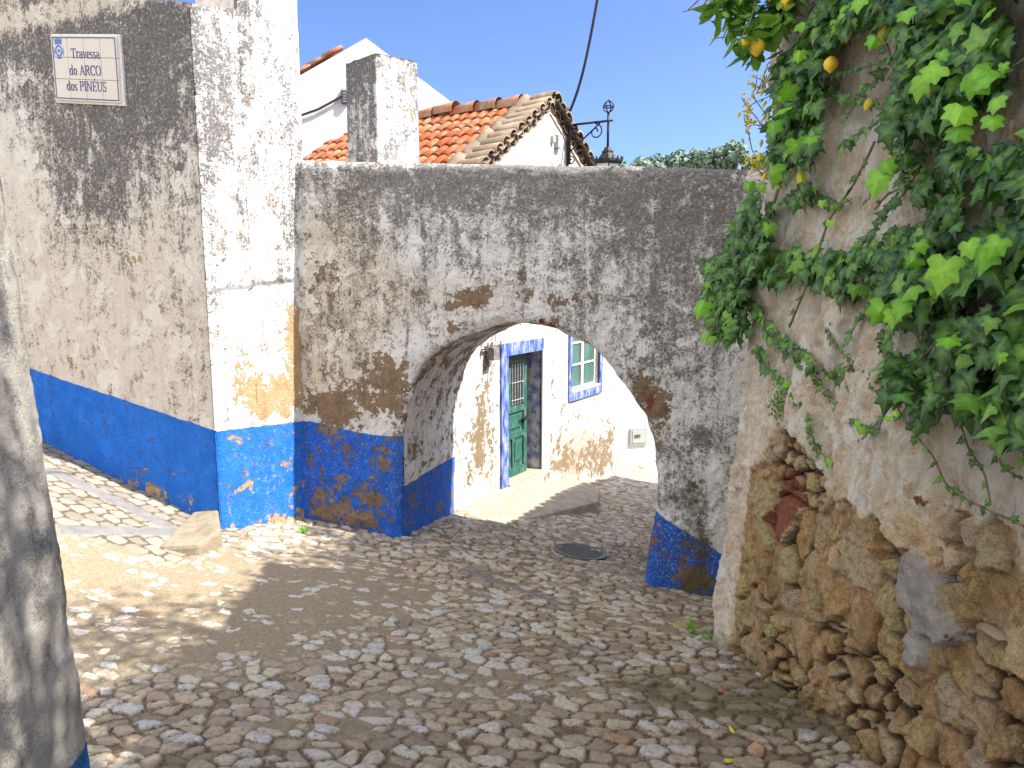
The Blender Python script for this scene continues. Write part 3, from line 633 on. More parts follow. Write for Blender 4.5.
def ridge_tiles(p0, p1, n_, r=.12, seed=3, sag=.0):
    rg = np.random.default_rng(seed); p0, p1 = Vector(p0), Vector(p1); d = (p1 - p0); L = d.length; d.normalize()
    up = Vector((0, 0, 1)); up = (up - d * up.dot(d)).normalized(); a = d.cross(up); V = []; Q = []; cell = []; K = 9; cnt = max(2, int(L / n_))
    for j in range(cnt):
        base = len(V); col = rg.random(); jt = rg.normal(0, .01)
        for e, rr in ((0, r * 1.08), (1.14, r * .86), (1.14, r * .7)):
            p = p0 + d * (L * (j + e) / cnt) + up * ((.02 if e == 0 else 0) + jt) 
            for k in range(K):
                th = -.25 + (math.pi + .5) * k / (K - 1); V.append(p + a * (math.cos(th) * rr) + up * (math.sin(th) * rr)); cell.append(col)
        for k in range(K - 1):
            Q.append((base + k, base + k + 1, base + K + k + 1, base + K + k)); Q.append((base + K + k, base + K + k + 1, base + 2 * K + k + 1, base + 2 * K + k))
    return np.array([tuple(v) for v in V]), np.array(Q), np.array(cell)
def merge(parts):
    V = []; Q = []; C = []; off = 0
    for v, q, c in parts:
        if len(v) == 0: continue
        V.append(v); Q.append(q + off); C.append(c); off += len(v)
    return np.concatenate(V), np.concatenate(Q), np.concatenate(C)

# ------------------------------------------------------------------ house beyond the arch
M_BACK = plaster('lime_wash_back', (0.47, 0.46, 0.44), (0.37, 0.315, 0.235), (0.22, 0.15, 0.085), (0.28, 0.205, 0.125), dark=(0.12, .11, .10), speck=14, grit=.004)
M_BACKBLUE = Mat('faded_blue_paint', .85, .2)
_n = M_BACKBLUE.noise(9, 7, .68, vec=M_BACKBLUE.vscale(M_BACKBLUE.pos, (1.6, 1.6, .5)))
M_BACKBLUE.color(M_BACKBLUE.mix(M_BACKBLUE.ss(_n, .38, .66), (.025, .065, .36), (.28, .33, .50))); M_BACKBLUE.bump(_n, .5, .004); M_BACKBLUE = M_BACKBLUE.done()
M_WHITE = plain('white_lime', (.58, .58, .57), (.50, .49, .47), 4, .9, .15, .004)
def build_back_house():
    pe = PE
    dl, dr = pe.hit(507, 420)[0], pe.hit(541, 420)[0]
    dtop = (pe.hit(507, 357)[1] + pe.hit(541, 349)[1]) / 2; dbot = pe.hit(507, 484)[1]
    wl, wr = pe.hit(571, 370)[0], pe.hit(599, 370)[0]
    wbot = (pe.hit(571, 394)[1] + pe.hit(598, 384)[1]) / 2; wtop = wbot + 1.02
    tl, tr = -1.25, 3.67; tm = 1.21; zap = pe.hit(550, 97)[1] - .17; slope = math.tan(R(32))
    roofz = lambda t: zap - np.abs(np.asarray(t) - tm) * slope
    ts = np.unique(np.concatenate([np.linspace(tl, tr, 70), [dl, dr, wl, wr]])); zs = np.unique(np.concatenate([np.linspace(-4.6, zap, 90), [dbot - .02, dtop, wbot, wtop]]))
    Tg, Zg = np.meshgrid(ts, zs, indexing='ij'); Zc = np.minimum(Zg, roofz(Tg))
    tcn = (Tg[:-1, :-1] + Tg[1:, 1:]) / 2; zcn = (Zg[:-1, :-1] + Zg[1:, 1:]) / 2
    keep = ~(((tcn > dl) & (tcn < dr) & (zcn > dbot - .02) & (zcn < dtop)) | ((tcn > wl) & (tcn < wr) & (zcn > wbot) & (zcn < wtop)))
    keep &= (Zg[:-1, :-1] < np.maximum(roofz(Tg[:-1, :-1]), roofz(Tg[1:, 1:])) - 1e-4)
    Qd = grid_quads(len(ts), len(zs)).reshape(len(ts) - 1, len(zs) - 1, 4)[keep]
    disp = 0.03 * (fbm(Tg * 1.2, Zg * 1.2, 151) - .5) + .012 * (fbm(Tg * 5, Zg * 5, 152) - .5)
    inopen = ((Tg > dl - .05) & (Tg < dr + .05) & (Zg < dtop + .05)) | ((Tg > wl - .05) & (Tg < wr + .05) & (Zg > wbot - .05) & (Zg < wtop + .05)); disp = np.where(inopen, 0, disp)
    B = lambda L: blobs(pe, Tg, Zg, L)
    at = fill(dict(peel=B([(590, 452, 24, 16, .55), (560, 445, 12, 16, .45), (608, 440, 8, 24, .4), (560, 465, 14, 12, .4), (600, 468, 20, 14, .4), (484, 400, 7, 40, .45), (478, 440, 10, 30, .42), (470, 470, 12, 20, .3), (489, 350, 6, 12, .35), (545, 440, 6, 40, .35), (551, 380, 6, 30, .22), (492, 455, 6, 18, .3)]),
                   warm=B([(580, 460, 50, 26, .9), (575, 425, 40, 20, .45), (480, 470, 30, 40, .6), (488, 345, 9, 14, .7)]) - .15, mould=B([(551, 370, 7, 50, .18), (575, 410, 20, 12, .1), (470, 340, 20, 10, .1)]), moss=B([(590, 476, 40, 6, .3)])), Tg.shape)
    root = thing('village_house', Vector(pe.at(tm, float(ground_z(*pe.at(tm, 0)[:2])))), 'white house with peeling paint, green door and clay tile gable roof beyond the arch', 'house')
    adopt(mesh_from('wall', pe.at(Tg, Zc, disp), Qd, M_BACK, at), root)
    # flanks and rear
    depth = 4.2; mb = MB()
    for t0, t1 in ((tl, tl + .3), (tr - .3, tr)):
        zz = float(roofz(t0 if t0 < tm else t1)) - .04; mb.wallbox(pe, t0, t1, -4.6, zz, -depth, -.03)
    adopt(mb.build('flank_wall', M_WHITE), root)
    # reveals, and a near-black sheet painting the unlit room's darkness
    rev = plain('peeling_reveal', (.62, .57, .54), (.10, .14, .42), 9, .9, .15, .004)
    mb = MB(); dd = .30
    mb.wallbox(pe, dl - .05, dl, dbot - .05, dtop, -dd, -.03); mb.wallbox(pe, dr, dr + .05, dbot - .05, dtop, -dd, -.03); mb.wallbox(pe, dl - .05, dr + .05, dtop, dtop + .05, -dd, -.03)
    adopt(mb.build('door_reveal', rev), root)
    mb = MB(); mb.wallbox(pe, dl - .6, dr + .6, dbot - .3, dtop + .3, -1.6, -1.5); adopt(mb.build('gloom_sheet', plain('painted_gloom', (.03, .03, .03), (.04, .04, .05), 4)), root)
    # blue surround of the door: left jamb, lintel, bleached right jamb
    ol = pe.hit(500, 420)[0]; orr = pe.hit(549, 420)[0]; otop = (pe.hit(500, 345)[1] + pe.hit(549, 336)[1]) / 2
    mb = MB(); mb.wallbox(pe, ol, dl, dbot - .02, dtop, 0.0, .028); mb.wallbox(pe, ol, dr + .02, dtop, otop, 0.0, .031)
    sr = adopt(mb.build('door_surround', M_BACKBLUE, bevel=.004), root)
    mb = MB(); mb.wallbox(pe, dr + .001, orr, dbot - .02, dtop - .003, 0.0, .026); o = mb.build('bleached_jamb', M_WHITE, bevel=.004); adopt(o, root)
    # door: one leaf closed, recessed, with raised panels and a barred light
    G = Mat('worn_green_paint', .6, .35); n1 = G.noise(30, 7, .7, vec=G.vscale(G.pos, (1.5, 1.5, .25))); n2 = G.noise(4, 4)
    gc = G.mix(G.ss(n1, .4, .7), (.012, .075, .062), (.032, .14, .11)); gc = G.mix(G.mul(G.ss(G.add(n1, G.mul(n2, .3)), .70, .78), .8), gc, (.22, .20, .16)); G.color(gc); G.bump(n1, .5, .004); G = G.done()
    wd = dr - dl; dz = dtop - dbot; lr = dl + wd * .80
    mb = MB(); mb.wallbox(pe, dl, lr, dbot, dtop, -.19, -.15)
    door = adopt(mb.build('door', G), root)
    def px_(u0, u1, v0, v1, o0, o1, m=None):
        (m or mb).wallbox(pe, dl + (lr - dl) * u0, dl + (lr - dl) * u1, dbot + dz * v0, dbot + dz * v1, o0, o1)
    mb = MB()
    for u0, u1, v0, v1 in ((.0, .12, 0, 1), (.88, 1, 0, 1), (.12, .88, 0, .07), (.12, .88, .31, .36), (.12, .88, .52, .57), (.12, .88, .95, 1), (.12, .42, .57, .95), (.46, .54, .07, .31)):
        px_(u0, u1, v0, v1, -.15, -.128)
    px_(.2, .42, .11, .28, -.149, -.135); px_(.58, .82, .11, .28, -.149, -.135); px_(.2, .8, .39, .5, -.149, -.135)
    o = mb.build('door_panel', G, bevel=.005); sub_adopt(o, door, root)
    mb = MB(); px_(.43, .87, .575, .945, -.149, -.140); sub_adopt(mb.build('door_glass', plain('dark_glass', (.02, .025, .03), (.03, .035, .04), 3, .12, .5, 0)), door, root)
    mb = MB(); iron = plain('dark_iron', (.02, .02, .022), (.05, .045, .04), 20, .6, .4, .002, .6)
    for k in range(5):
        u = .46 + .095 * k; tq = dl + (lr - dl) * u; mb.tube([pe.at(tq, dbot + dz * .585, -.125), pe.at(tq, dbot + dz * .94, -.125)], .007, 6)
    for v in (.62, .76, .9): mb.tube([pe.at(dl + (lr - dl) * .43, dbot + dz * v, -.125), pe.at(dl + (lr - dl) * .87, dbot + dz * v, -.125)], .006, 6)
    sub_adopt(mb.build('door_grille', plain('pale_iron', (.35, .38, .36), (.22, .25, .24), 20, .6, .4, 0)), door, root)
    mb = MB(); px_(.84, .92, .44, .46, -.128, -.09); px_(.72, .90, .455, .47, -.10, -.085); sub_adopt(mb.build('door_handle', iron), door, root)
    mb = MB(); mb.wallbox(pe, lr + .01, dr, dbot, dtop, -.34, -.30); o = mb.build('door_leaf', G); adopt(o, root)
    # window
    mb = MB(); s0 = .095
    mb.wallbox(pe, wl - s0, wl, wbot - .13, wtop + .09, 0, .024); mb.wallbox(pe, wr, wr + s0, wbot - .13, wtop + .09, 0, .024); mb.wallbox(pe, wl, wr, wtop, wtop + .09, 0, .024); mb.wallbox(pe, wl, wr, wbot - .13, wbot, 0, .030)
    adopt(mb.build('window_surround', M_BACKBLUE, bevel=.004), root)
    mb = MB(); mb.wallbox(pe, wl - .04, wl, wbot - .04, wtop, -.16, -.03); mb.wallbox(pe, wr, wr + .04, wbot - .04, wtop, -.16, -.03); mb.wallbox(pe, wl, wr, wtop, wtop + .04, -.16, -.03); mb.wallbox(pe, wl, wr, wbot - .04, wbot, -.16, -.03)
    adopt(mb.build('window_reveal', M_WHITE), root)
    mb = MB(); f = .055; ww = wr - wl
    mb.wallbox(pe, wl, wl + f, wbot, wtop, -.11, -.06); mb.wallbox(pe, wr - f, wr, wbot, wtop, -.11, -.06); mb.wallbox(pe, wl + f, wr - f, wbot, wbot + f, -.11, -.06); mb.wallbox(pe, wl + f, wr - f, wtop - f, wtop, -.11, -.06)
    mid = wl + ww / 2; mb.wallbox(pe, mid - .035, mid + .035, wbot + f, wtop - f, -.112, -.055)
    for z in (wbot + 1.02 * .40, wbot + 1.02 * .74):
        mb.wallbox(pe, wl + f, mid - .035, z - .014, z + .014, -.10, -.066); mb.wallbox(pe, mid + .035, wr - f, z - .014, z + .014, -.10, -.066)
    win = adopt(mb.build('window', plain('cream_frame', (.68, .66, .58), (.55, .53, .46), 14, .6, .4, .002), bevel=.004), root)
    gl = Mat('window_glass', .08, .5); gl.color(gl.mix(gl.noise(3, 3), (.02, .07, .06), (.10, .20, .18))); 
    mb = MB(); mb.wallbox(pe, wl + .02, wr - .02, wbot + .02, wtop - .02, -.09, -.084); sub_adopt(mb.build('pane', gl.done()), win, root)
    mb = MB(); mb.wallbox(pe, wl, wr, wbot - .001, wbot + .03, -.055, .035); sub_adopt(mb.build('sill', plain('cream_sill', (.6, .57, .5), (.45, .42, .36), 14), bevel=.004), win, root)
    bq = pe.hit(486, 352); mb = MB(); mb.wallbox(pe, bq[0] - .03, bq[0] + .10, bq[1] - .10, bq[1] + .06, .04, .14); mb.wallbox(pe, bq[0] - .12, bq[0] + .24, bq[1] + .06, bq[1] + .085, .05, .075)
    for dt in (-.10, .0, .20): mb.tube([pe.at(bq[0] + dt, bq[1] + .04, .0), pe.at(bq[0] + dt, bq[1] + .05, .09), pe.at(bq[0] + dt, bq[1] + .13, .10)], .011, 6)
    mb.tube([pe.at(bq[0] + .1, bq[1] + .08, .07), pe.at(bq[0] + .18, bq[1] + .22, .04), pe.at(bq[0] + .10, bq[1] + .45, .04)], .007, 5)
    adopt(mb.build('cable_bracket', plain('grey_iron', (.20, .19, .18), (.11, .10, .09), 14, .6)), root)
    # roof: two slopes of barrel tile running back from the gable
    bk = Vector((-pe.n[0], -pe.n[1], 0)); al = Vector((pe.d[0], pe.d[1], 0)); cs, sn = math.cos(R(32)), math.sin(R(32))
    ap = Vector(pe.at(tm, zap + .06)); parts = []
    for sgn, sd in ((-1, 5), (1, 6)):
        down = al * (sgn * cs) + Vector((0, 0, -sn)); nr = al * (sgn * sn) + Vector((0, 0, cs))
        parts.append(tile_rows(ap + bk * .32, bk, down, nr, 21, 10, seed=sd))
    V, Q, C = merge(parts); roof = adopt(mesh_from('roof', V, Q, M_TILE, dict(cell=C)), root)
    # boards under the tiles
    mb = MB()
    for sgn in (-1, 1):
        down = al * (sgn * cs) + Vector((0, 0, -sn)); nr = al * (sgn * sn) + Vector((0, 0, cs)); a = ap - nr * .05
        q = [a - bk * .02, a + bk * 4.0, a + bk * 4.0 + down * 3.1, a - bk * .02 + down * 3.1]; mb.hexa([x - nr * .05 for x in q] + q)
    sub_adopt(mb.build('roof_deck', plain('mortar', (.45, .38, .30), (.32, .27, .22), 10)), roof, root)
    V, Q, C = merge([ridge_tiles(ap + bk * .05 + Vector((0, 0, .05)), ap + bk * 3.9 + Vector((0, 0, .05)), .36, .125)])
    sub_adopt(mesh_from('ridge', V, Q, tile_mat('old_ridge_tile', ((.30, .12, .07), (.42, .17, .09), (.46, .25, .15)), .45), dict(cell=C)), roof, root)
    # verge: a doubled row of grey lichened tiles along the gable edge, mouths facing out
    parts = []
    for sgn, sd in ((-1, 15), (1, 16)):
        down = al * (sgn * cs) + Vector((0, 0, -sn)); nr = al * (sgn * sn) + Vector((0, 0, cs))
        parts.append(tile_rows(ap + bk * .30 + nr * .07, down, -bk, nr, 15, 1, pitch=.205, course=.36, r0=.10, seed=sd))
        parts.append(tile_rows(ap + bk * .28 - nr * .05, down, -bk, nr, 15, 1, pitch=.205, course=.28, r0=.085, seed=sd + 4))
        parts.append(ridge_tiles(ap + bk * .34 + nr * .06, ap + bk * .34 + nr * .06 + down * 3.0, .34, .10, seed=sd))
    V, Q, C = merge(parts); sub_adopt(mesh_from('verge', V, Q, M_OLDTILE, dict(cell=C)), roof, root)
    # fittings on the gable
    mb = MB(); c = pe.hit(556, 141); mb.wallbox(pe, c[0] - .05, c[0] + .07, c[1] - .10, c[1] + .08, .0, .07); mb.wallbox(pe, c[0] - .16, c[0] - .10, c[1] - .04, c[1] + .05, 0, .05)
    adopt(mb.build('junction_box', plain('box_plastic', (.45, .43, .40), (.35, .33, .3), 8), bevel=.006), root)
    return dict(dl=dl, dr=dr, dbot=dbot, ap=ap, al=al, bk=bk, iron=iron)
BH = build_back_house()

# ------------------------------------------------------------------ taller white house behind
def build_gable_house():
    # its gable cuts the clay roof along a line that runs from the ridge down to the left
    ap, al, bk = BH['ap'], BH['al'], BH['bk']; cs, sn = math.cos(R(32)), math.sin(R(32))
    nr = al * -sn + Vector((0, 0, cs))
    def on_roof(px, py):
        r = Vector(ray(px, py)); k = (ap + nr * .06).dot(nr) / r.dot(nr); return r * k
    p0, p1 = on_roof(420, 104), on_roof(306, 152)
    PD = Plane(p0.x, p0.y, p0.x - p1.x, p0.y - p1.y)
    ax = PD.hit(366, 38); L = PD.hit(262, 97); Rr = PD.hit(462, 110)
    root = thing('gable_house', PD.at(ax[0], -3.2), 'plain bright white house gable rising behind the clay roof and chimney', 'house')
    zb = -3.4
    mb = MB(); poly = [PD.at(L[0], zb), PD.at(Rr[0], zb), PD.at(Rr[0], Rr[1]), PD.at(ax[0], ax[1]), PD.at(L[0], L[1])]
    mb.prism(poly, Vector((-PD.n[0], -PD.n[1], 0)) * 4.5)
    adopt(mb.build('wall', plain('lime_wash_gable', (.56, .56, .555), (.46, .46, .455), 1.2, .93, .15, .006)), root)
    dn = (Vector(PD.at(L[0], L[1])) - Vector(PD.at(ax[0], ax[1]))); ln = dn.length; dn.normalize(); b = Vector((-PD.n[0], -PD.n[1], 0)); nrm = dn.cross(b); nrm = nrm if nrm.z > 0 else -nrm
    st = Vector(PD.pt(345, 49)) - b * .02 + nrm * .03; 
    V, Q, C = tile_rows(st + b * .12, b, dn, nrm, 20, int((ln - .3) / .33), seed=31)
    rf = adopt(mesh_from('roof', V, Q, tile_mat('dark_clay_tile', ((.30, .10, .06), (.40, .14, .08), (.42, .20, .13)), .4), dict(cell=C)), root)
    mb = MB(); a = PD.hit(341, 90); c = PD.hit(348.5, 104)
    mb.wallbox(PD, a[0], c[0], c[1], a[1], 0, .06)
    vent = adopt(mb.build('vent', plain('vent_grey', (.10, .12, .14), (.16, .17, .19), 9)), root)
    mb = MB()
    for k in range(5):
        z = c[1] + (a[1] - c[1]) * (k + .5) / 5; mb.wallbox(PD, a[0] + .02, c[0] - .01, z - .012, z + .012, .06, .085)
    sub_adopt(mb.build('louvre', plain('louvre_grey', (.18, .2, .22), (.14, .15, .16), 9)), vent, root)
    mb = MB(); mb.tube([PD.pt(298, 117, .05), PD.pt(318, 110, .05), PD.pt(342, 97, .05)], .018, 6)
    adopt(mb.build('conduit', plain('black_cable', (.02, .02, .02), (.03, .03, .03), 9)), root)
build_gable_house()

# ------------------------------------------------------------------ chimney behind the arch wall
def build_chimney():
    d = 8.35; P = lambda px, py, y: Vector(ray(px, py) * (y / ray(px, py)[1]))
    c = P(378, 160, d); l = P(347.5, 160, d + .42); r = P(420, 160, d + .33)
    a = (l - c); a.z = 0; b = (r - c); b.z = 0
    zt = P(378, 53, d).z; zb = .55; n = 26; mz = 60
    per = [c + a * 1.0 + b * 0, ]
    corners = [c + a, c, c + b, c + a + b]
    pts = []; seg = 22
    for k in range(4):
        p, q = corners[k], corners[(k + 1) % 4]
        for j in range(seg): pts.append(p.lerp(q, j / seg))
    ctr = c + (a + b) / 2; V = []; sc = []
    for j in range(mz):
        z = zb + (zt - zb) * j / (mz - 1); tp = 1.015 - .03 * (j / (mz - 1))
        for k, p in enumerate(pts):
            e = .012 * (float(fbm(k * .23, z * 5, 171)) - .5); k4 = k % seg; rnd = -.02 if k4 == 0 else (-.006 if k4 in (1, seg - 1) else 0)
            q = ctr + (p - ctr) * (tp + e + rnd); V.append((q.x, q.y, z + (.02 * (float(vnoise(k * .3, 3.3, 5)) - .5) if j == mz - 1 else 0)))
    V = np.array(V).reshape(mz, len(pts), 3); np_ = len(pts)
    Q = grid_quads(mz, np_, wrap_v=True); Vf = V.reshape(-1, 3); ci = len(Vf)
    Vf = np.vstack([Vf, [[ctr.x, ctr.y, zt - .01]]]); tris = [((mz - 1) * np_ + k, (mz - 1) * np_ + (k + 1) % np_, ci) for k in range(np_)]
    kk = np.tile(np.arange(np_), mz); zz = Vf[:-1, 2]
    shade = (kk < seg)  # mould on every face; the left face's shade is painted in as more
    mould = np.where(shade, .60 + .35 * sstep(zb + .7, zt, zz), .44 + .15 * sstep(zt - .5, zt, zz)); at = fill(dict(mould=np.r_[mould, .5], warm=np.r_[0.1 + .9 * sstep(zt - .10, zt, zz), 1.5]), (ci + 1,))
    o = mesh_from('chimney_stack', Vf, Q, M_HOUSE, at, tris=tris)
    tag(o, 'square plastered chimney stack, mouldy, its shaded face coloured darker, behind the arch wall', 'chimney', kind='thing')
build_chimney()

# ------------------------------------------------------------------ small white house closing the view, and the tiled house out of sight on the right
def build_end_house():
    p = ghit(600, 468); PG = Plane(p.x, p.y + 1.6, .96, .28)
    root = thing('end_house', PG.at(.8, -3.7), 'small bright white house closing the lane beyond the arch', 'house')
    mb = MB(); mb.wallbox(PG, -1.2, 4.5, -4.6, 1.25, -3.5, 0); adopt(mb.build('wall', plain('fresh_lime', (.55, .55, .55), (.51, .51, .505), 3, .9, .15, .003)), root)
    a = PG.hit(629, 429); b = PG.hit(646, 444)
    t0, t1 = PG.hit(629.5, 436)[0], PG.hit(646.5, 436)[0]; z0, z1 = PG.hit(638, 445)[1], PG.hit(638, 428)[1]
    mb = MB(); mb.wallbox(PG, t0, t1, z0, z1, 0, .035); bx = adopt(mb.build('meter_box', plain('meter_grey', (.30, .33, .30), (.27, .30, .27), 9, .5), bevel=.008), root)
    mb = MB(); mb.wallbox(PG, t0 + .05, t1 - .05, z0 + .05, z1 - .05, .035, .045); sub_adopt(mb.build('meter_lid', plain('meter_lid', (.34, .37, .34), (.31, .34, .31), 9, .5), bevel=.004), bx, root)
    mb = MB(); mb.wallbox(PG, t0 + .10, t0 + .22, (z0 + z1) / 2 + .0, (z0 + z1) / 2 + .05, .045, .06); sub_adopt(mb.build('meter_slot', plain('slot', (.05, .05, .06), (.08, .08, .08), 9)), bx, root)
    ap = Vector(PG.at(-1.3, 1.95, -1.75)); d = Vector((PG.d[0], PG.d[1], 0)); parts = []
    mb = MB(); F_ = Vector((PG.n[0], PG.n[1], 0))
    for sg in (1, -1):
        dn = (F_ * sg * 1.9 + Vector((0, 0, -.75))).normalized(); nr = Vector((dn.x, dn.y, 0)).normalized() * -dn.z * 1.0 + Vector((0, 0, math.hypot(dn.x, dn.y)))
        parts.append(tile_rows(ap, d, dn, nr, 30, 6, seed=51 + sg))
        q = [ap - nr * .05, ap + d * 5.8 - nr * .05, ap + d * 5.8 + dn * 2.0 - nr * .05, ap + dn * 2.0 - nr * .05]; mb.hexa([x - nr * .06 for x in q] + q)
    parts.append(ridge_tiles(ap + Vector((0, 0, .03)), ap + d * 5.8 + Vector((0, 0, .03)), .36))
    V, Q, C = merge(parts); rf = adopt(mesh_from('roof', V, Q, tile_mat('pale_clay_tile', ((.46, .26, .14), (.56, .36, .2), (.55, .42, .28)), .5), dict(cell=C)), root)
    sub_adopt(mb.build('roof_deck', M_WHITE), rf, root)
build_end_house()
def build_side_house():
    """stands right of the lane beyond the arch; its ragged tile eave throws the toothed shade on the doorstep"""
    def eave(px, py, z):
        g = ghit(px, py); k = (z - g.z) / SDIR.z; return g + SDIR * k
    ze = .35
    p, q = eave(537, 508, ze), eave(600, 477, ze); d = (q - p).normalized(); st = p - d * 1.3
    PH = Plane(st.x, st.y, d.x, d.y); L = 4.9
    n = Vector((PH.n[0], PH.n[1], 0)); out = n if n.x < 0 else -n
    root = thing('lane_house', (st.x - out.x, st.y - out.y, -3.4), 'tile roofed house right of the lane beyond the arch, casting the toothed shadow', 'house')
    mb = MB(); a = st - out * .35; b = a + d * L
    mb.hexa([Vector((v.x, v.y, -4.4)) for v in (a, b, b - out * 2.6, a - out * 2.6)] + [Vector((v.x, v.y, ze - .02)) for v in (a, b, b - out * 2.6, a - out * 2.6)])
    adopt(mb.build('wall', M_WHITE), root)
    dn = (out * math.cos(R(24)) + Vector((0, 0, -math.sin(R(24))))); nr = out * math.sin(R(24)) + Vector((0, 0, math.cos(R(24))))
    top = Vector((st.x, st.y, ze)) - dn * 1.75
    V, Q, C = tile_rows(top, d, dn, nr, 26, 5, seed=61); rf = adopt(mesh_from('roof', V, Q, M_TILE, dict(cell=C)), root)
    mb = MB(); s_ = nr * -.05; q4 = [top + s_, top + d * L + s_, top + d * L + dn * 1.6 + s_, top + dn * 1.6 + s_]; mb.hexa([x - nr * .05 for x in q4] + q4); sub_adopt(mb.build('roof_deck', M_WHITE), rf, root)
build_side_house()

# ------------------------------------------------------------------ iron lamp on the gable, cables
def build_lamp():
    pe = PE; iron = BH['iron']; b0 = pe.hit(566, 122); base = Vector(pe.at(b0[0], pe.hit(566, 160)[1], .02)); out = Vector((pe.n[0], pe.n[1], 0))
    root = thing('wall_lantern', base, 'black wrought iron lantern on a scrolled bracket fixed to the white gable', 'street lamp')
    zarm = b0[1] - .05; A = Vector(pe.at(b0[0], zarm, .03)); ln = .64
    mb = MB(); mb.tube([Vector((A.x, A.y, pe.hit(566, 108)[1])), Vector((A.x, A.y, zarm - .62))], .020, 8); mb.tube([A, A + out * (ln + .07)], .017, 8)
    mb.tube([A + Vector((0, 0, -.40)), A + out * (ln * .80) + Vector((0, 0, -.02))], .012, 6)
    def scroll(c, r, turns, a0, sg):
        return [c + out * (math.cos(a0 + sg * t) * r * (1 - .75 * t / turns)) + Vector((0, 0, math.sin(a0 + sg * t) * r * (1 - .75 * t / turns))) for t in np.linspace(0, turns, 26)]
    mb.tube(scroll(A + out * (ln * .70) + Vector((0, 0, -.13)), .11, 8, 1.6, -1), .010, 6); mb.tube(scroll(A + out * .10 + Vector((0, 0, -.10)), .085, 8, 1.4, 1), .010, 6); mb.tube(scroll(A + out * .06 + Vector((0, 0, -.50)), .06, 7, 1.6, -1), .010, 6)
    br = adopt(mb.build('bracket', iron, smooth=True), root)
    E = A + out * ln; zf = pe.hit(566, 108)[1] + .04
    mb = MB(); mb.tube([E + Vector((0, 0, -.36)), E + Vector((0, 0, .12))], .017, 8); adopt(mb.build('drop_rod', iron, smooth=True), root)
    F0 = E + Vector((0, 0, .19)); mb = MB(); r = .075; cr = Vector((-out.y, out.x, 0))
    for ax1, ax2 in ((out, Vector((0, 0, 1))), (cr, Vector((0, 0, 1))), (out, cr)):
        mb.tube([F0 + ax1 * math.cos(t) * r + ax2 * math.sin(t) * r for t in np.linspace(0, 2 * math.pi, 25)], .009, 6, False)
    mb.tube([E + Vector((0, 0, .265)), E + Vector((0, 0, .285))], .014, 6); adopt(mb.build('armillary_finial', iron, smooth=True), root)
    # lantern: stepped cap, glass body, cage
    top = E + Vector((0, 0, -.36)); mb = MB()
    for (z0, r0, z1, r1) in ((0, .05, -.05, .07), (-.05, .09, -.08, .09), (-.08, .09, -.17, .17), (-.17, .235, -.20, .235), (-.20, .235, -.235, .215)):
        v = [[top + (out * math.cos(t) + cr * math.sin(t)) * rr + Vector((0, 0, zz)) for t in np.linspace(0, 2 * math.pi, 7)[:-1]] for zz, rr in ((z0, r0), (z1, r1))]
        a = [mb.bm.verts.new(p) for p in v[0]]; b = [mb.bm.verts.new(p) for p in v[1]]
        for k in range(6): mb.bm.faces.new((a[k], b[k], b[(k + 1) % 6], a[(k + 1) % 6]))
        mb.bm.faces.new(a[::-1]); mb.bm.faces.new(b)
    for k in range(16):
        t = 2 * math.pi * k / 16; p = top + (out * math.cos(t) + cr * math.sin(t)) * .21; mb.box(p + Vector((0, 0, -.155)), .02, .02, .04)
    adopt(mb.build('lantern_cap', iron), root)
    mb = MB(); bot = top + Vector((0, 0, -.68))
    v0 = [mb.bm.verts.new(top + (out * math.cos(t) + cr * math.sin(t)) * .19 + Vector((0, 0, -.235))) for t in np.linspace(0, 2 * math.pi, 7)[:-1]]; v1 = [mb.bm.verts.new(bot + (out * math.cos(t) + cr * math.sin(t)) * .11) for t in np.linspace(0, 2 * math.pi, 7)[:-1]]
    for k in range(6): mb.bm.faces.new((v0[k], v1[k], v1[(k + 1) % 6], v0[(k + 1) % 6]))
    mb.bm.faces.new(v1); adopt(mb.build('lantern_glass', plain('milky_glass', (.6, .6, .55), (.5, .5, .46), 5, .3, .5, 0)), root)
    mb = MB()
    for k in range(6):
        t = 2 * math.pi * k / 6; u = out * math.cos(t) + cr * math.sin(t); mb.tube([top + u * .192 + Vector((0, 0, -.235)), bot + u * .112], .009, 5)
    adopt(mb.build('lantern_cage', iron), root)
    blk = plain('cable_black', (.015, .015, .018), (.03, .03, .03), 9, .6)
    mb = MB(); p1 = Vector((A.x, A.y, pe.hit(566, 112)[1])) + out * .03; p2 = Vector(ray(598, -4) * 10.4); p2b = Vector(ray(640, -150) * 9.6)
    pts = [p1.lerp(p2, k / 18) - Vector((0, 0, .20 * math.sin(math.pi * k / 18))) for k in range(19)] + [p2b]
    pts = [A + Vector((0, 0, -.55)) + out * .03, A + Vector((0, 0, -.05)) + out * .035] + pts
    mb.tube(pts, .020, 6); tag(mb.build('overhead_cable', blk, smooth=True), 'black cable rising from the iron bracket up across the sky', 'cable')
    # a second line further out over the lane; its shadow falls across the bright face of the corner house
    s0, s1 = PB.pt(204, 286, .03), PB.pt(302, 279, .03); k = 3.9
    mb = MB(); a, b = s0 + SDIR * k, s1 + SDIR * k; d = (b - a); mb.tube([a - d * 2.0, a, b, b + d * .7], .016, 6)
    tag(mb.build('service_cable', blk), 'black cable strung over the lane, shown by its shadow line on the white corner', 'cable')
build_lamp()

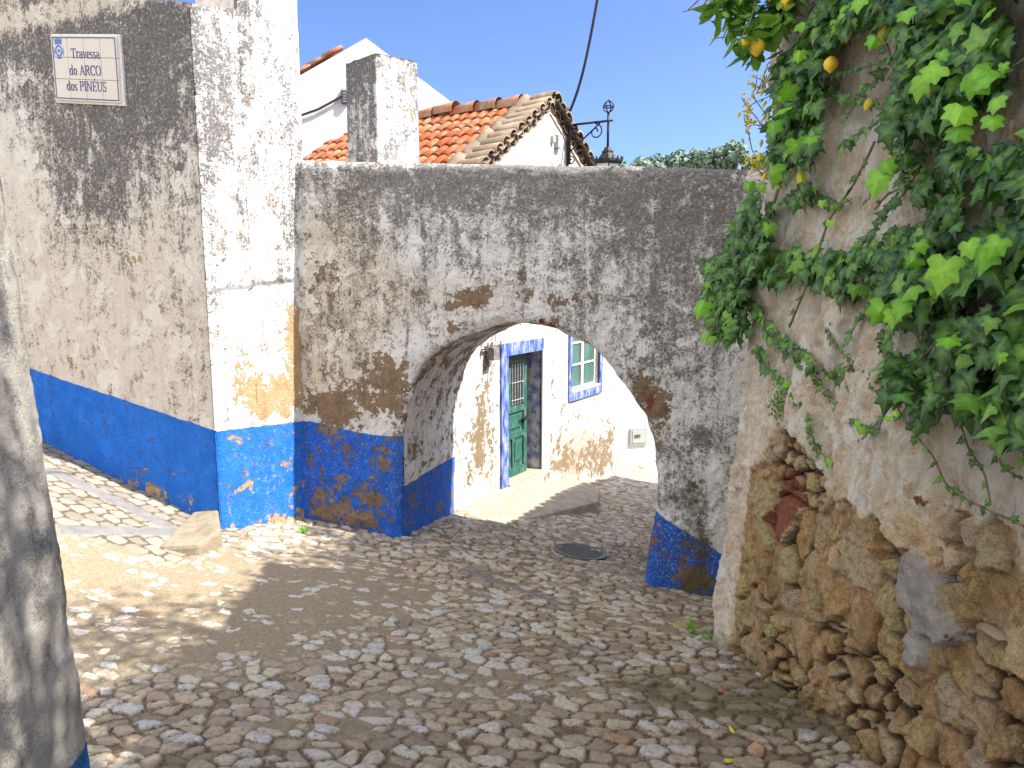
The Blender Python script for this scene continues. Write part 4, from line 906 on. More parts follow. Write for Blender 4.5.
# ------------------------------------------------------------------ street sign
def build_sign():
    c00 = PA.hit(55, 101); c10 = PA.hit(124.5, 104); c01 = PA.hit(54.5, 36.5)
    tL, tR = c00[0] - .06, c10[0] + .0; zb = (c00[1] + c10[1]) / 2; zt = zb + (c01[1] - c00[1]); W = tL - tR; H = zt - zb
    o0 = .035
    kz = ((PA.hit(54.5, 36.5)[1] - PA.hit(124, 36)[1]) + (PA.hit(55, 101)[1] - PA.hit(124.5, 104)[1])) / 2 / W
    zb = c10[1]; zt = PA.hit(124, 36)[1]; H = zt - zb
    made = []
    root = thing('street_sign', PA.at((tL + tR) / 2, zb, 0), 'white tiled street name panel with blue border high on the left house wall', 'sign')
    cer = Mat('glazed_white_tile', .35, .5); cer.color(cer.mix(cer.noise(3, 3), (.66, .60, .53), (.60, .545, .48))); cer = cer.done()
    mb = MB(); mb.wallbox(PA, tL + .012, tR - .03, zb - .02, zt + .015, -.02, o0 - .012); adopt(mb.build('mortar_bed', plain('bed_mortar', (.70, .68, .64), (.6, .57, .52), 14)), root)
    mb = MB(); nx, ny = 4, 3
    for i in range(nx):
        for j in range(ny):
            mb.wallbox(PA, tL - W * i / nx - .0022, tL - W * (i + 1) / nx + .0022, zb + H * j / ny + .0022, zb + H * (j + 1) / ny - .0022, o0 - .014, o0 + .004)
    pan = adopt(mb.build('tile_panel', cer, bevel=.002), root)
    bl = plain('glaze_navy', (.05, .06, .16), (.07, .08, .2), 20, .3, .5, 0); bb = plain('glaze_blue', (.06, .13, .45), (.09, .17, .5), 20, .3, .5, 0)
    mb = MB(); f, w_ = .016, .010
    mb.wallbox(PA, tL - f, tL - f - w_, zb + f, zt - f, o0 + .0035, o0 + .0062); mb.wallbox(PA, tR + f + w_, tR + f, zb + f, zt - f, o0 + .0035, o0 + .0062); mb.wallbox(PA, tL - f - w_, tR + f + w_, zb + f, zb + f + w_, o0 + .0035, o0 + .0062); mb.wallbox(PA, tL - f - w_, tR + f + w_, zt - f - w_, zt - f, o0 + .0035, o0 + .0062)
    adopt(mb.build('border', bl), root)
    # crest: crown over a shield with an eye, leaves at the sides
    mb = MB(); cx = tL - W * .115; cz = zt - H * .20; e0, e1 = o0 + .0035, o0 + .0065; u = H / 66
    def slab(pts, o_): mb.prism([PA.at(cx - p[0] * u, cz + p[1] * u, e0) for p in pts], Vector((PA.n[0], PA.n[1], 0)) * o_)
    slab([(-5, 4), (5, 4), (5, 7), (6, 10), (3.5, 8.5), (2, 11), (0, 8.5), (-2, 11), (-3.5, 8.5), (-6, 10), (-5, 7)], .003)
    for k in range(14):
        a0, a1 = 2 * math.pi * k / 14, 2 * math.pi * (k + 1) / 14; q = lambda a, r: (math.cos(a) * r, -2.5 + math.sin(a) * r * 1.15)
        slab([q(a0, 3.6), q(a1, 3.6), q(a1, 5.2), q(a0, 5.2)], .003)
    slab([(math.cos(2 * math.pi * k / 10) * 1.9, -2.5 + math.sin(2 * math.pi * k / 10) * 1.9) for k in range(10)], .003)
    for sg in (-1, 1):
        slab([(sg * 5.8, -8), (sg * 7.2, -4), (sg * 7.0, 1), (sg * 6.0, -3)], .003)
    slab([(-4, -9), (4, -9), (2.5, -10.5), (-2.5, -10.5)], .003)
    adopt(mb.build('crest', bb), root)
    # lettering with serifs, drawn as strokes: (thick?, points)
    def arc(cx, cy, rx, ry, a0, a1, n=12): return [(cx + rx * math.cos(math.radians(a0 + (a1 - a0) * k / n)), cy + ry * math.sin(math.radians(a0 + (a1 - a0) * k / n))) for k in range(n + 1)]
    T, t = .13, .07
    def ser(x, y, h=.11): return (t, [(x - h, y), (x + h, y)])
    GL = {
     'T': (.74, [(T, [(.37, 0), (.37, 1)]), (t, [(.03, .97), (.71, .97)]), (t, [(.04, .97), (.03, .78)]), (t, [(.70, .97), (.71, .78)]), ser(.37, .03, .15)]),
     'r': (.46, [(T, [(.15, 0), (.15, .66)]), ser(.15, .03), ser(.10, .65, .07), (t, arc(.34, .42, .19, .24, 170, 60)), (T, [(.42, .62), (.43, .56)])]),
     'a': (.52, [(t, arc(.24, .46, .16, .20, 150, 0)), (T, [(.40, .48), (.40, .08), (.48, .02)]), (t + .02, arc(.23, .20, .16, .18, 60, 330))]),
     'v': (.56, [(T, [(.10, .66), (.29, .02)]), (t, [(.29, .02), (.47, .66)]), ser(.10, .65), ser(.47, .65, .08)]),
     'e': (.52, [(t, [(.08, .37), (.45, .37)]), (t + .02, arc(.27, .34, .19, .32, 5, 180)), (T, arc(.28, .33, .20, .32, 170, 240)), (t, arc(.28, .33, .19, .31, 240, 325))]),
     's': (.44, [(t + .02, arc(.22, .49, .14, .16, 40, 250)), (T, [(.15, .39), (.30, .27)]), (t + .02, arc(.21, .18, .15, .16, 60, -150))]),
     'd': (.60, [(T, [(.45, 0), (.45, 1.0)]), ser(.40, .98, .08), ser(.50, .03, .07), (T, arc(.26, .33, .17, .32, 120, 240)), (t, arc(.28, .33, .18, .32, 120, 20)), (t, arc(.28, .33, .18, .32, 240, 340))]),
     'o': (.58, [(T, arc(.28, .33, .19, .31, 120, 240)), (T, arc(.28, .33, .19, .31, -60, 60)), (t, arc(.28, .33, .19, .32, 60, 120)), (t, arc(.28, .33, .19, .32, 240, 300))]),
     'A': (.80, [(t, [(.10, .02), (.40, 1)]), (T, [(.40, 1), (.69, .02)]), (t, [(.20, .34), (.58, .34)]), ser(.10, .03, .10), ser(.69, .03, .12)]),
     'R': (.76, [(T, [(.16, 0), (.16, 1)]), ser(.16, .03, .13), ser(.10, .97, .08), (t, [(.16, .97), (.38, .97)]), (T, arc(.38, .74, .20, .23, 80, -80)), (t, [(.16, .50), (.40, .50)]), (T, [(.36, .50), (.66, .03)]), ser(.68, .03, .07)]),
     'C': (.76, [(T, arc(.42, .5, .33, .49, 120, 240)), (t + .02, arc(.42, .5, .33, .49, 120, 40)), (t + .02, arc(.42, .5, .33, .49, 240, 320)), (t, [(.68, .98), (.68, .74)])]),
     'O': (.84, [(T, arc(.42, .5, .33, .49, 120, 240)), (T, arc(.42, .5, .33, .49, -60, 60)), (t, arc(.42, .5, .33, .49, 60, 120)), (t, arc(.42, .5, .33, .49, 240, 300))]),
     'P': (.66, [(T, [(.16, 0), (.16, 1)]), ser(.16, .03, .13), ser(.10, .97, .08), (t, [(.16, .97), (.36, .97)]), (T, arc(.36, .72, .20, .25, 80, -80)), (t, [(.16, .47), (.38, .47)])]),
     'I': (.36, [(T, [(.18, 0), (.18, 1)]), ser(.18, .03, .13), ser(.18, .97, .13)]),
     'N': (.86, [(t, [(.14, 0), (.14, 1)]), (T, [(.14, 1), (.70, 0)]), (t, [(.70, 0), (.70, 1)]), ser(.14, .03), ser(.70, .97), ser(.06, .97, .08)]),
     'E': (.68, [(T, [(.16, 0), (.16, 1)]), (t, [(.06, .97), (.58, .97)]), (t, [(.06, .03), (.60, .03)]), (t, [(.16, .52), (.46, .52)]), (t, [(.58, .97), (.59, .80)]), (t, [(.60, .03), (.62, .22)]), (t, [(.46, .60), (.46, .42)])]),
     'U': (.80, [(T, [(.16, 1), (.16, .30)]), (t + .02, arc(.40, .32, .24, .30, 180, 360)), (t, [(.64, .32), (.64, 1)]), ser(.16, .97, .13), ser(.64, .97, .11)]),
     'S': (.58, [(t + .02, arc(.29, .74, .20, .24, 35, 240)), (T, [(.17, .58), (.42, .40)]), (t + .02, arc(.28, .26, .21, .25, 45, -150)), (t, [(.47, .98), (.47, .80)]), (t, [(.08, .03), (.08, .22)])]),
     ' ': (.34, [])}
    GL['\u00c9'] = (GL['E'][0], GL['E'][1] + [(t + .03, [(.30, 1.10), (.46, 1.28)])])
    def text(line, name, t_center, z, h):
        mb = MB(); wtot = sum(GL[c][0] for c in line) * h; x = -wtot / 2; nn = Vector((PA.n[0], PA.n[1], 0)); lv = 0
        for c in line:
            adv, strokes = GL[c]
            for wd, pts in strokes:
                lv = (lv + 1) % 7
                for p, q in zip(pts, pts[1:]):
                    dx, dy = q[0] - p[0], q[1] - p[1]; l = math.hypot(dx, dy) or 1; ex, ey = dx / l * .012, dy / l * .012; ox, oy = -dy / l * wd / 2, dx / l * wd / 2
                    quad = [(p[0] - ex + ox, p[1] - ey + oy), (q[0] + ex + ox, q[1] + ey + oy), (q[0] + ex - ox, q[1] + ey - oy), (p[0] - ex - ox, p[1] - ey - oy)]
                    mb.prism([PA.at(t_center - (x + a * h), z + b * h, e0) for a, b in quad], nn * (.0026 + .0002 * lv))
            x += adv * h
        adopt(mb.build(name, bl), root)
    h = H * .148; tc = tL - W * .50
    text('Travessa', 'lettering', tL - W * .52, zt - H * .345, h); text('do ARCO', 'lettering', tL - W * .50, zt - H * .60, h); text('dos PIN\u00c9US', 'lettering', tL - W * .50, zt - H * .84, h)
    for o in root.children:                       # panel sheared upright so its edges match those in the image
        for v in o.data.vertices:
            t = (v.co.x - PA.o[0]) * PA.d[0] + (v.co.y - PA.o[1]) * PA.d[1]; v.co.z += kz * (t - tR)
build_sign()

# ------------------------------------------------------------------ doorstep, manhole, kerb, loose things in the street
def build_street_items():
    con = plain('worn_concrete', (.36, .31, .24), (.25, .22, .17), 7, .9, .2, .008)
    # doorstep platform: flush on the left, a real step at its right end
    z0 = BH['dbot'] - .02
    def onz(px, py, z): r = ray(px, py); return Vector(r * (z / r[2]))
    loop = [(452, 512, -.02), (488, 524, .0), (520, 522, .03), (560, 516, .10), (597, 512, .20), (600, 499, .20), (585, 489, .17), (560, 482, .1), (543, 474, .06)]
    P = []
    for px, py, up in loop:
        g = ghit(px, py); P.append(Vector((g.x, g.y, g.z + up * .7)))
    inner = [Vector(PE.at(BH['dr'] + .3, z0, -.02)), Vector(PE.at(BH['dl'] - .15, z0, -.02)), Vector(PE.at(-1.1, z0 - .05, -.02))]
    top = P + inner; mb = MB(); bm = mb.bm
    c = sum(top, Vector()) / len(top); c.z = z0 - .05
    vt = [bm.verts.new(p) for p in top]; vb = [bm.verts.new(p - Vector((0, 0, .6))) for p in top]; vc = bm.verts.new(c); n = len(top)
    for k in range(n):
        bm.faces.new((vt[k], vt[(k + 1) % n], vc)); bm.faces.new((vt[k], vb[k], vb[(k + 1) % n], vt[(k + 1) % n]))
    tag(mb.build('doorstep', con, bevel=.015), 'worn low concrete doorstep platform in front of the green door', 'doorstep')
    mb = MB(); mb.wallbox(PE, BH['dl'] - .02, BH['dr'] + .02, BH['dbot'] - .12, BH['dbot'], -.45, .06); tag(mb.build('threshold', con, bevel=.01), 'pale stone threshold under the green door', 'threshold')
    # manhole
    g = ghit(580, 553.5); d = .02; nx = Vector((1, 0, float(ground_z(g.x + .3, g.y) - ground_z(g.x - .3, g.y)) / .6)).normalized(); ny = Vector((0, 1, float(ground_z(g.x, g.y + .3) - ground_z(g.x, g.y - .3)) / .6)); nz = nx.cross(ny).normalized(); ny = nz.cross(nx)
    r = abs((ghit(606, 553.5) - g).x); g = g + nz * .025
    cast = plain('cast_iron', (.075, .078, .085), (.14, .14, .15), 30, .55, .4, .003, .4)
    root = thing('manhole_cover', g, 'round dark cast iron manhole cover set in the cobbles under the arch', 'manhole cover')
    def disc(rad, z0, z1, nm, mat, inner=0.0):
        mb = MB(); K = 48
        ring = lambda rr, z: [mb.bm.verts.new(g + nx * math.cos(2 * math.pi * k / K) * rr + ny * math.sin(2 * math.pi * k / K) * rr + nz * z) for k in range(K)]
        a, b = ring(rad, z0), ring(rad * .985, z1)
        for k in range(K): mb.bm.faces.new((a[k], a[(k + 1) % K], b[(k + 1) % K], b[k]))
        if inner:
            c_, d_ = ring(inner, z1), ring(inner, z0)
            for k in range(K): mb.bm.faces.new((b[k], b[(k + 1) % K], c_[(k + 1) % K], c_[k])); mb.bm.faces.new((c_[k], c_[(k + 1) % K], d_[(k + 1) % K], d_[k]))
        else: mb.bm.faces.new(b)
        return adopt(mb.build(nm, mat), root)
    disc(r, -.03, .004, 'rim', cast, r * .90); disc(r * .89, -.03, -.002, 'lid', cast)
    mb = MB()
    for i in range(-7, 8):
        for j in range(-7, 8):
            x, y = (i + .5 * (j & 1)) * r / 8.6, j * r / 8.6
            if math.hypot(x, y) < r * .82: mb.box(g + nx * x + ny * y + nz * .001, r * .055, r * .055, .010, nx, ny, nz)
    adopt(mb.build('tread_studs', cast), root)
    # stone block at the foot of the corner (end of the lane's raised pavement)
    a, b, c_, d_ = ghit(158, 548), ghit(200, 556), ghit(222, 548), ghit(170, 534)
    mb = MB(); h = .17; lo = [a, b + Vector((0, -.02, 0)), c_ + Vector((.02, 0, 0)), Vector(PA.at(.03, ground_z(*A_C), .0)), Vector(PA.at(.34, float(ground_z(*PA.at(.34, 0)[:2])), .0))]
    up_ = [a + Vector((0, 0, .015)), b + Vector((0, 0, .10)), c_ + Vector((0, 0, .17)), lo[3] + Vector((0, 0, .20)), lo[4] + Vector((0, 0, .05))]
    bm = mb.bm; vl = [bm.verts.new(p - Vector((0, 0, .15))) for p in lo]; vu = [bm.verts.new(p) for p in up_]; bm.faces.new(vu); n = 5
    for k in range(n): bm.faces.new((vl[k], vl[(k + 1) % n], vu[(k + 1) % n], vu[k]))
    tag(mb.build('kerb_stone', plain('worn_kerb', (.26, .22, .16), (.18, .155, .115), 9, .9, .2, .01), bevel=.03), 'worn wedge shaped kerb stone at the foot of the blue corner', 'kerb')
    # loose stones
    def rock(px, py, sx, sy, sz, mat, label, seed):
        rg = random.Random(seed); bm = bmesh.new(); bmesh.ops.create_icosphere(bm, subdivisions=3, radius=1)
        pl = [(Vector((rg.uniform(-1, 1), rg.uniform(-1, 1), rg.uniform(-.6, 1))).normalized(), rg.uniform(.55, .82)) for _ in range(9)]
        for v in bm.verts:
            for nn, dd in pl:
                e = v.co.dot(nn) - dd
                if e > 0: v.co -= nn * e * .9
            v.co *= 1 + .05 * (float(vnoise(v.co.x * 4 + seed, v.co.y * 4 + v.co.z * 3, 9)) - .5)
            v.co = Vector((v.co.x * sx, v.co.y * sy, v.co.z * sz))
        me = bpy.data.meshes.new('loose_stone'); bm.to_mesh(me); bm.free(); me.materials.append(mat); o = bpy.data.objects.new('loose_stone', me); COL.objects.link(o)
        g = ghit(px, py); o.location = g + Vector((0, 0, sz * .55)); o.rotation_euler = (0, 0, rg.uniform(0, 3)); tag(o, label, 'stone', 'loose stones lying on the cobbles'); return o
    rock(757, 753, .050, .040, .038, plain('pinkish_stone', (.42, .27, .19), (.30, .19, .13), 30, .9, .2, .006), 'pinkish brown loose stone lying on the cobbles by the rubble wall', 3)
    rock(688, 628, .14, .10, .05, plain('ochre_stone', (.40, .30, .17), (.26, .2, .12), 14, .9, .2, .006), 'flat ochre stone at the far foot of the rubble wall', 5)
    rock(722, 692, .035, .03, .02, plain('red_stone', (.38, .15, .10), (.30, .12, .09), 30, .9, .2, .006), 'small reddish chip of brick on the cobbles', 8)
build_street_items()

# ------------------------------------------------------------------ leaves
IVY = np.array([(0, .03), (-.24, -.12), (-.50, .04), (-.33, .27), (-.44, .52), (-.20, .57), (0, 1.0), (.20, .57), (.44, .52), (.33, .27), (.50, .04), (.24, -.12)])
YOUNG = np.array([(0, .05), (-.20, -.12), (-.42, -.06), (-.52, .10), (-.40, .26), (-.46, .42), (-.48, .60), (-.25, .62), (-.12, .82), (0, 1.0), (.12, .80), (.27, .62), (.48, .58), (.45, .42), (.38, .26), (.52, .08), (.42, -.06), (.20, -.12)])
OVAL = np.array([(0, 0), (-.16, .12), (-.24, .35), (-.22, .6), (-.11, .85), (0, 1.0), (.11, .85), (.22, .6), (.24, .35), (.16, .12)])
def leaf_mesh(name, mat, P, S, N, T, shape=IVY, cup=.12, root=None, tag_=None):
    """P points (n,3), S lengths (n), N face normals, T tip directions: one mesh of separate small blades"""
    P = np.asarray(P, float); n = len(P); S = np.asarray(S, float)[:, None]
    N = np.asarray(N, float); T = np.asarray(T, float)
    N = N / np.linalg.norm(N, axis=1, keepdims=True); T = T - N * (T * N).sum(1, keepdims=True); T = T / (np.linalg.norm(T, axis=1, keepdims=True) + 1e-9); B = np.cross(N, T)
    k = len(shape); V = np.zeros((n, k + 1, 3)); rg = np.random.default_rng(n)
    asp = rg.uniform(.85, 1.15, (n, 1)); fold = rg.uniform(-.1, .6, (n, 1)); curl = rg.uniform(-.2, .6, (n, 1))
    for i, (x, y) in enumerate(list(shape) + [(0, .34)]):
        zz = -abs(x) * fold - (y ** 2) * curl * .6 + (cup if i == k else 0) * .5
        V[:, i] = P + S * (B * (x * asp) + T * y + N * zz)
    base = (np.arange(n) * (k + 1))[:, None, None]
    tri = np.array([(i, (i + 1) % k, k) for i in range(k)])[None] + base
    cell = np.repeat(rg.random(n), k + 1); vein = np.tile(np.r_[np.zeros(k), 1.0], n)
    return mesh_from(name, V.reshape(-1, 3), [], mat, dict(cell=cell, vein=vein), smooth=False, tris=tri.reshape(-1, 3))
def leaf_mat(name, cols, rough=.45, trans=.25, tcol=(.25, .5, .05)):
    m = Mat(name, rough, .4); nF = m.noise(60, 3)
    c = m.ramp(m.attr('cell'), [(i / (len(cols) - 1), q) for i, q in enumerate(cols)]); c = m.mix(m.mul(m.attr('vein'), .35), c, tuple(min(1, x * 1.9 + .02) for x in cols[-1]))
    c = m.mix(m.mul(m.ss(nF, .45, .7), .3), c, tuple(x * .5 for x in cols[0])); m.color(c)
    tr = m.n('ShaderNodeBsdfTranslucent'); tr.inputs[0].default_value = tcol + (1,); mx = m.n('ShaderNodeMixShader'); mx.inputs[0].default_value = trans
    m.t.links.new(m.b.outputs[0], mx.inputs[1]); m.t.links.new(tr.outputs[0], mx.inputs[2]); m.t.links.new(mx.outputs[0], m.t.nodes['Material Output'].inputs[0]); return m.done()
L_DARK = leaf_mat('ivy_dark', [(.007, .027, .014), (.012, .045, .018), (.024, .078, .022), (.055, .15, .028), (.16, .34, .045)], .34, .2, (.14, .34, .03))
L_SUNLIT = leaf_mat('ivy_young_sunlit', [(.10, .30, .022), (.16, .42, .03), (.26, .52, .05)], .5, .30, (.32, .62, .04))  # young green, with sunlit brightness put into the colour
L_YELLOW = leaf_mat('yellow_leaf', [(.70, .55, .03), (.80, .60, .04), (.55, .58, .05)], .6, .3, (.6, .5, .05))
L_LEMON = leaf_mat('lemon_leaf', [(.03, .10, .015), (.06, .17, .02), (.11, .26, .03), (.20, .36, .05)], .35, .3, (.25, .5, .05))
BARK = plain('ivy_stem_bark', (.16, .11, .07), (.27, .20, .13), 30, .9, .2, .003)
def inpoly(x, y, poly):
    r = np.zeros(len(x), bool); j = len(poly) - 1
    for i in range(len(poly)):
        xi, yi = poly[i]; xj, yj = poly[j]
        c = ((yi > y) != (yj > y)) & (x < (xj - xi) * (y - yi) / (yj - yi + 1e-12) + xi); r ^= c; j = i
    return r
OUTW = np.array([PR.n[0], PR.n[1], 0.05])
def mass(poly, n, size, lift, seed, clump=.0, hole=0.0):
    """leaves of a mat of ivy growing on the rubble wall, outlined in image pixels cast as sight lines to the wall face"""
    rg = np.random.default_rng(seed); pl = np.array(poly, float); lo, hi = pl.min(0), pl.max(0)
    x = rg.uniform(lo[0], hi[0], n * 4); y = rg.uniform(lo[1], hi[1], n * 4); k = inpoly(x, y, poly)
    if hole: k &= fbm(x / 34, y / 34, seed) > hole
    x, y = x[k][:n], y[k][:n]; P = []; S = []; N = []; T = []
    for a, b in zip(x, y):
        lf = rg.uniform(*lift); p = rpt(a, b, lf); P.append(p); S.append(rg.uniform(*size))
        N.append(OUTW + rg.normal(0, .42, 3) + np.array([0, -.25, .35])); T.append(np.array([0, -.2, -1]) + rg.normal(0, .55, 3))
    return P, S, N, T
def strand(pts, lift, spacing, size, seed, stem=.004, stems=None):
    rg = np.random.default_rng(seed); C = [rpt(a, b, lift + .03 * math.sin(i * 1.7 + seed)) for i, (a, b) in enumerate(pts)]
    D = []
    for p, q in zip(C, C[1:]):
        L = (q - p).length; k = max(2, int(L / .02))
        for j in range(k): D.append(p.lerp(q, j / k))
    D.append(C[-1]); D = [Vector(np.array(d) + rg.normal(0, .003, 3)) for d in D]
    A = np.array([tuple(d) for d in D]); 
    for _ in range(3): A[1:-1] = (A[:-2] + A[1:-1] * 2 + A[2:]) / 4
    if stems is not None: stems.append(([Vector(a) for a in A], stem))
    P = []; S = []; N = []; T = []; acc = 0
    for i in range(1, len(A)):
        d = A[i] - A[i - 1]; acc += np.linalg.norm(d)
        if acc > spacing:
            acc = 0; dn = d / (np.linalg.norm(d) + 1e-9); side = np.cross(dn, OUTW) * (1 if rg.random() < .5 else -1)
            P.append(A[i] + OUTW * .01); S.append(rg.uniform(*size) * (1.1 - .5 * i / len(A))); N.append(OUTW + rg.normal(0, .35, 3) + np.array([0, -.2, .25])); T.append(side * .8 + dn * .4 + np.array([0, 0, -.7]) + rg.normal(0, .3, 3))
    return P, S, N, T
def cat(*gs): return [sum((list(g[i]) for g in gs), []) for i in range(4)]
def bright(lst, lift, seed):
    rg = np.random.default_rng(seed); P = []; S = []; N = []; T = []
    for px, py, sz, ang in lst:
        p = rpt(px, py, lift); k = p.y / F_PX; P.append(p + Vector((0, 0, sz * k * .45))); S.append(sz * k * rg.uniform(.72, .95)); N.append(OUTW * .6 + np.array([-.1, -.6, .45]) + rg.normal(0, .38, 3)); T.append(np.array([math.cos(math.radians(ang)), 0, math.sin(math.radians(ang))]))
    return P, S, N, T
def stems_mesh(stems, root, mat=BARK):
    mb = MB()
    for pts, r in stems: mb.tube(pts[::2] if len(pts) > 8 else pts, r, 5)
    return adopt(mb.build('stem', mat, smooth=True), root)
def build_ivy():
    # 1 the deep mat on the right
    st = []
    R1 = [(1060, -60), (1060, 440), (1020, 445), (985, 428), (950, 402), (925, 422), (906, 392), (886, 396), (880, 358), (898, 330), (874, 300), (884, 262), (906, 236), (926, 214), (902, 176), (906, 140), (884, 122), (888, 96), (905, 60), (890, 20), (880, -60)]
    g = [mass(R1, 2100, (.035, .115), (.02, .34), 201, hole=.485), mass([(880, 120), (930, 100), (960, 180), (930, 320), (880, 300), (905, 230), (925, 214), (900, 175)], 260, (.04, .08), (.02, .16), 202, hole=.3),
         mass([(845, 255), (900, 225), (960, 250), (960, 400), (905, 395), (878, 355), (890, 320), (862, 290)], 420, (.035, .08), (.02, .20), 203, hole=.36)]
    g += [strand([(980, 60), (930, 100), (905, 150), (900, 95), (885, 40)], .12, .03, (.05, .08), 1, .007, st), strand([(1000, 300), (940, 330), (905, 360), (893, 395), (902, 418), (934, 457), (945, 485), (975, 504), (1030, 528)], .05, .055, (.03, .062), 2, .0045, st),
          strand([(920, 330), (934, 394), (969, 410), (1018, 409)], .05, .035, (.035, .06), 3, .004, st), strand([(1010, 420), (1018, 440), (1030, 470)], .06, .04, (.04, .06), 4, .004, st), strand([(960, 420), (968, 450), (985, 470), (990, 500)], .05, .05, (.03, .05), 41, .004, st), strand([(905, 400), (880, 418), (862, 440)], .05, .045, (.03, .05), 42, .004, st), strand([(990, 430), (1000, 465), (1024, 480)], .06, .045, (.035, .055), 43, .004, st), strand([(935, 110), (915, 180), (885, 195), (872, 215)], .06, .05, (.02, .035), 9, .005, st),
          strand([(905, 395), (920, 360), (950, 330), (1010, 320)], .16, .06, (.05, .08), 5, .008, st), strand([(925, 20), (922, 60), (905, 95), (880, 130)], .1, .08, (.03, .05), 6, .007, st), strand([(1012, 120), (1005, 260), (1015, 400)], .2, .09, (.05, .09), 7, .007, st),
          strand([(892, 112), (868, 128), (838, 150)], .08, .03, (.05, .08), 31, .004, st), strand([(905, 190), (872, 232), (842, 272)], .08, .03, (.05, .085), 32, .005, st), strand([(906, 232), (870, 258), (838, 258)], .08, .028, (.05, .08), 33, .004, st), strand([(882, 300), (858, 318), (846, 345)], .06, .03, (.04, .065), 34, .004, st), strand([(890, 70), (862, 92), (846, 118)], .08, .03, (.05, .08), 35, .004, st), strand([(900, 160), (880, 175), (868, 200)], .1, .03, (.05, .08), 36, .004, st)]
    P, S, N, T = cat(*g)
    base = rpt(980, 420, .05); root = thing('ivy', base, 'thick mat of dark ivy with young leaves coloured sunlit-bright nearest on the rubble wall', 'ivy', 'ivy on the rubble wall')
    adopt(leaf_mesh('leaves', L_DARK, P, S, N, T), root); stems_mesh(st, root)
    br = [(945, 280, 46, -100), (982, 262, 34, -70), (966, 255, 30, -60), (1000, 250, 26, -120), (968, 88, 34, -40), (940, 80, 30, -160), (922, 90, 26, -120), (962, 122, 34, -110), (995, 108, 22, -80), (992, 128, 26, -90), (960, 140, 30, -100), (975, 95, 22, -20), (912, 297, 26, -120), (902, 312, 26, -70), (884, 316, 28, -110), (892, 322, 26, -80), (948, 350, 30, -85), (930, 296, 18, -60), (880, 188, 34, -105), (884, 172, 24, -60), (1003, 70, 14, -90), (916, 268, 22, -140), (940, 60, 18, -60), (990, 20, 20, -80), (895, 415, 10, -90), (888, 420, 8, -90), (875, 45, 18, -110), (905, 22, 24, -70), (860, 10, 26, -80), (1000, 360, 16, -90), (955, 5, 26, -60), (918, 250, 18, -60)]
    o = adopt(leaf_mesh('young_leaves_sunlit', L_SUNLIT, *bright(br, .38, 301), shape=YOUNG), root); o['label'] = 'lime green young leaves, sunlit brightness in their colour'
    # 2 the curtain along the far edge
    st = []
    L1 = [(774, -40), (850, -40), (842, 25), (818, 70), (822, 118), (806, 172), (814, 188), (790, 206), (772, 226), (764, 262), (738, 280), (748, 330), (724, 345), (704, 322), (716, 262), (742, 206), (762, 180), (766, 150), (770, 100), (772, 60)]
    g = [mass(L1, 950, (.04, .12), (.02, .20), 211, hole=.43), mass([(700, 258), (740, 250), (835, 250), (862, 285), (850, 300), (800, 278), (750, 285), (740, 330), (705, 320)], 230, (.06, .12), (.02, .14), 212), mass([(800, -40), (900, -40), (905, 12), (860, 22), (830, 40)], 260, (.05, .10), (.05, .3), 213)]
    g += [strand([(735, 290), (760, 315), (790, 345), (826, 372), (858, 385), (890, 380)], .05, .022, (.06, .09), 11, .006, st), strand([(765, 330), (785, 352), (812, 372), (835, 402), (860, 424), (880, 430)], .04, .028, (.05, .075), 12, .005, st), strand([(755, 345), (772, 372), (792, 392), (806, 408), (812, 440), (822, 456), (845, 463)], .05, .026, (.06, .085), 13, .005, st),
          strand([(826, 375), (850, 366), (877, 356)], .04, .03, (.04, .06), 14, .004, st), strand([(875, 142), (850, 190), (828, 220), (805, 290), (788, 330)], .07, .10, (.05, .07), 15, .0065, st), strand([(765, 210), (800, 190), (835, 205), (850, 200)], .05, .03, (.06, .09), 16, .006, st),
          strand([(815, 85), (845, 95), (880, 104)], .06, .028, (.05, .08), 17, .007, st), strand([(848, 305), (826, 327), (842, 353), (880, 380)], .05, .035, (.03, .05), 18, .005, st), strand([(800, 70), (850, 72), (888, 60)], .06, .04, (.04, .07), 19, .005, st), strand([(742, 262), (715, 258), (698, 262)], .05, .03, (.05, .07), 20, .004, st), strand([(820, 20), (802, 110), (775, 200), (745, 300)], .04, .2, (.05, .07), 21, .010, st)]
    P, S, N, T = cat(*g); root = thing('ivy', rpt(745, 345, .05), 'ivy curtain with long trailing strands down the rubble wall far edge', 'ivy', 'ivy on the rubble wall')
    adopt(leaf_mesh('leaves', L_DARK, P, S, N, T), root); stems_mesh(st, root)
    br = [(745, 12, 22, -80), (780, 108, 26, -70), (792, 95, 22, -110), (800, 60, 20, -90), (812, 145, 18, -90), (786, 118, 22, -100), (705, 312, 24, -110), (711, 343, 16, -100), (704, 338, 12, -90), (750, 188, 14, -100), (772, 178, 26, -120), (838, 35, 22, -120), (846, 18, 26, -70), (760, 190, 12, -60), (822, 205, 10, -90), (787, 385, 8, -90), (796, 150, 22, -80), (775, 130, 20, -90), (830, 225, 10, -80), (800, 32, 20, -60), (857, 426, 10, -80), (860, 432, 12, -60), (768, 232, 18, -100)]
    o = adopt(leaf_mesh('young_leaves_sunlit', L_SUNLIT, *bright(br, .22, 302), shape=YOUNG), root); o['label'] = 'scattered green young leaves, sunlit brightness in their colour'
    # 3 small tuft in a crack
    rg = np.random.default_rng(5); c = rpt(779, 402, .03); P = [c + Vector(rg.normal(0, .05, 3) * np.array([.5, 1, 1.2])) for _ in range(150)]
    root = thing('wall_fern', c, 'small mossy green fern tuft rooted in a crack beneath the ivy curtain', 'plant')
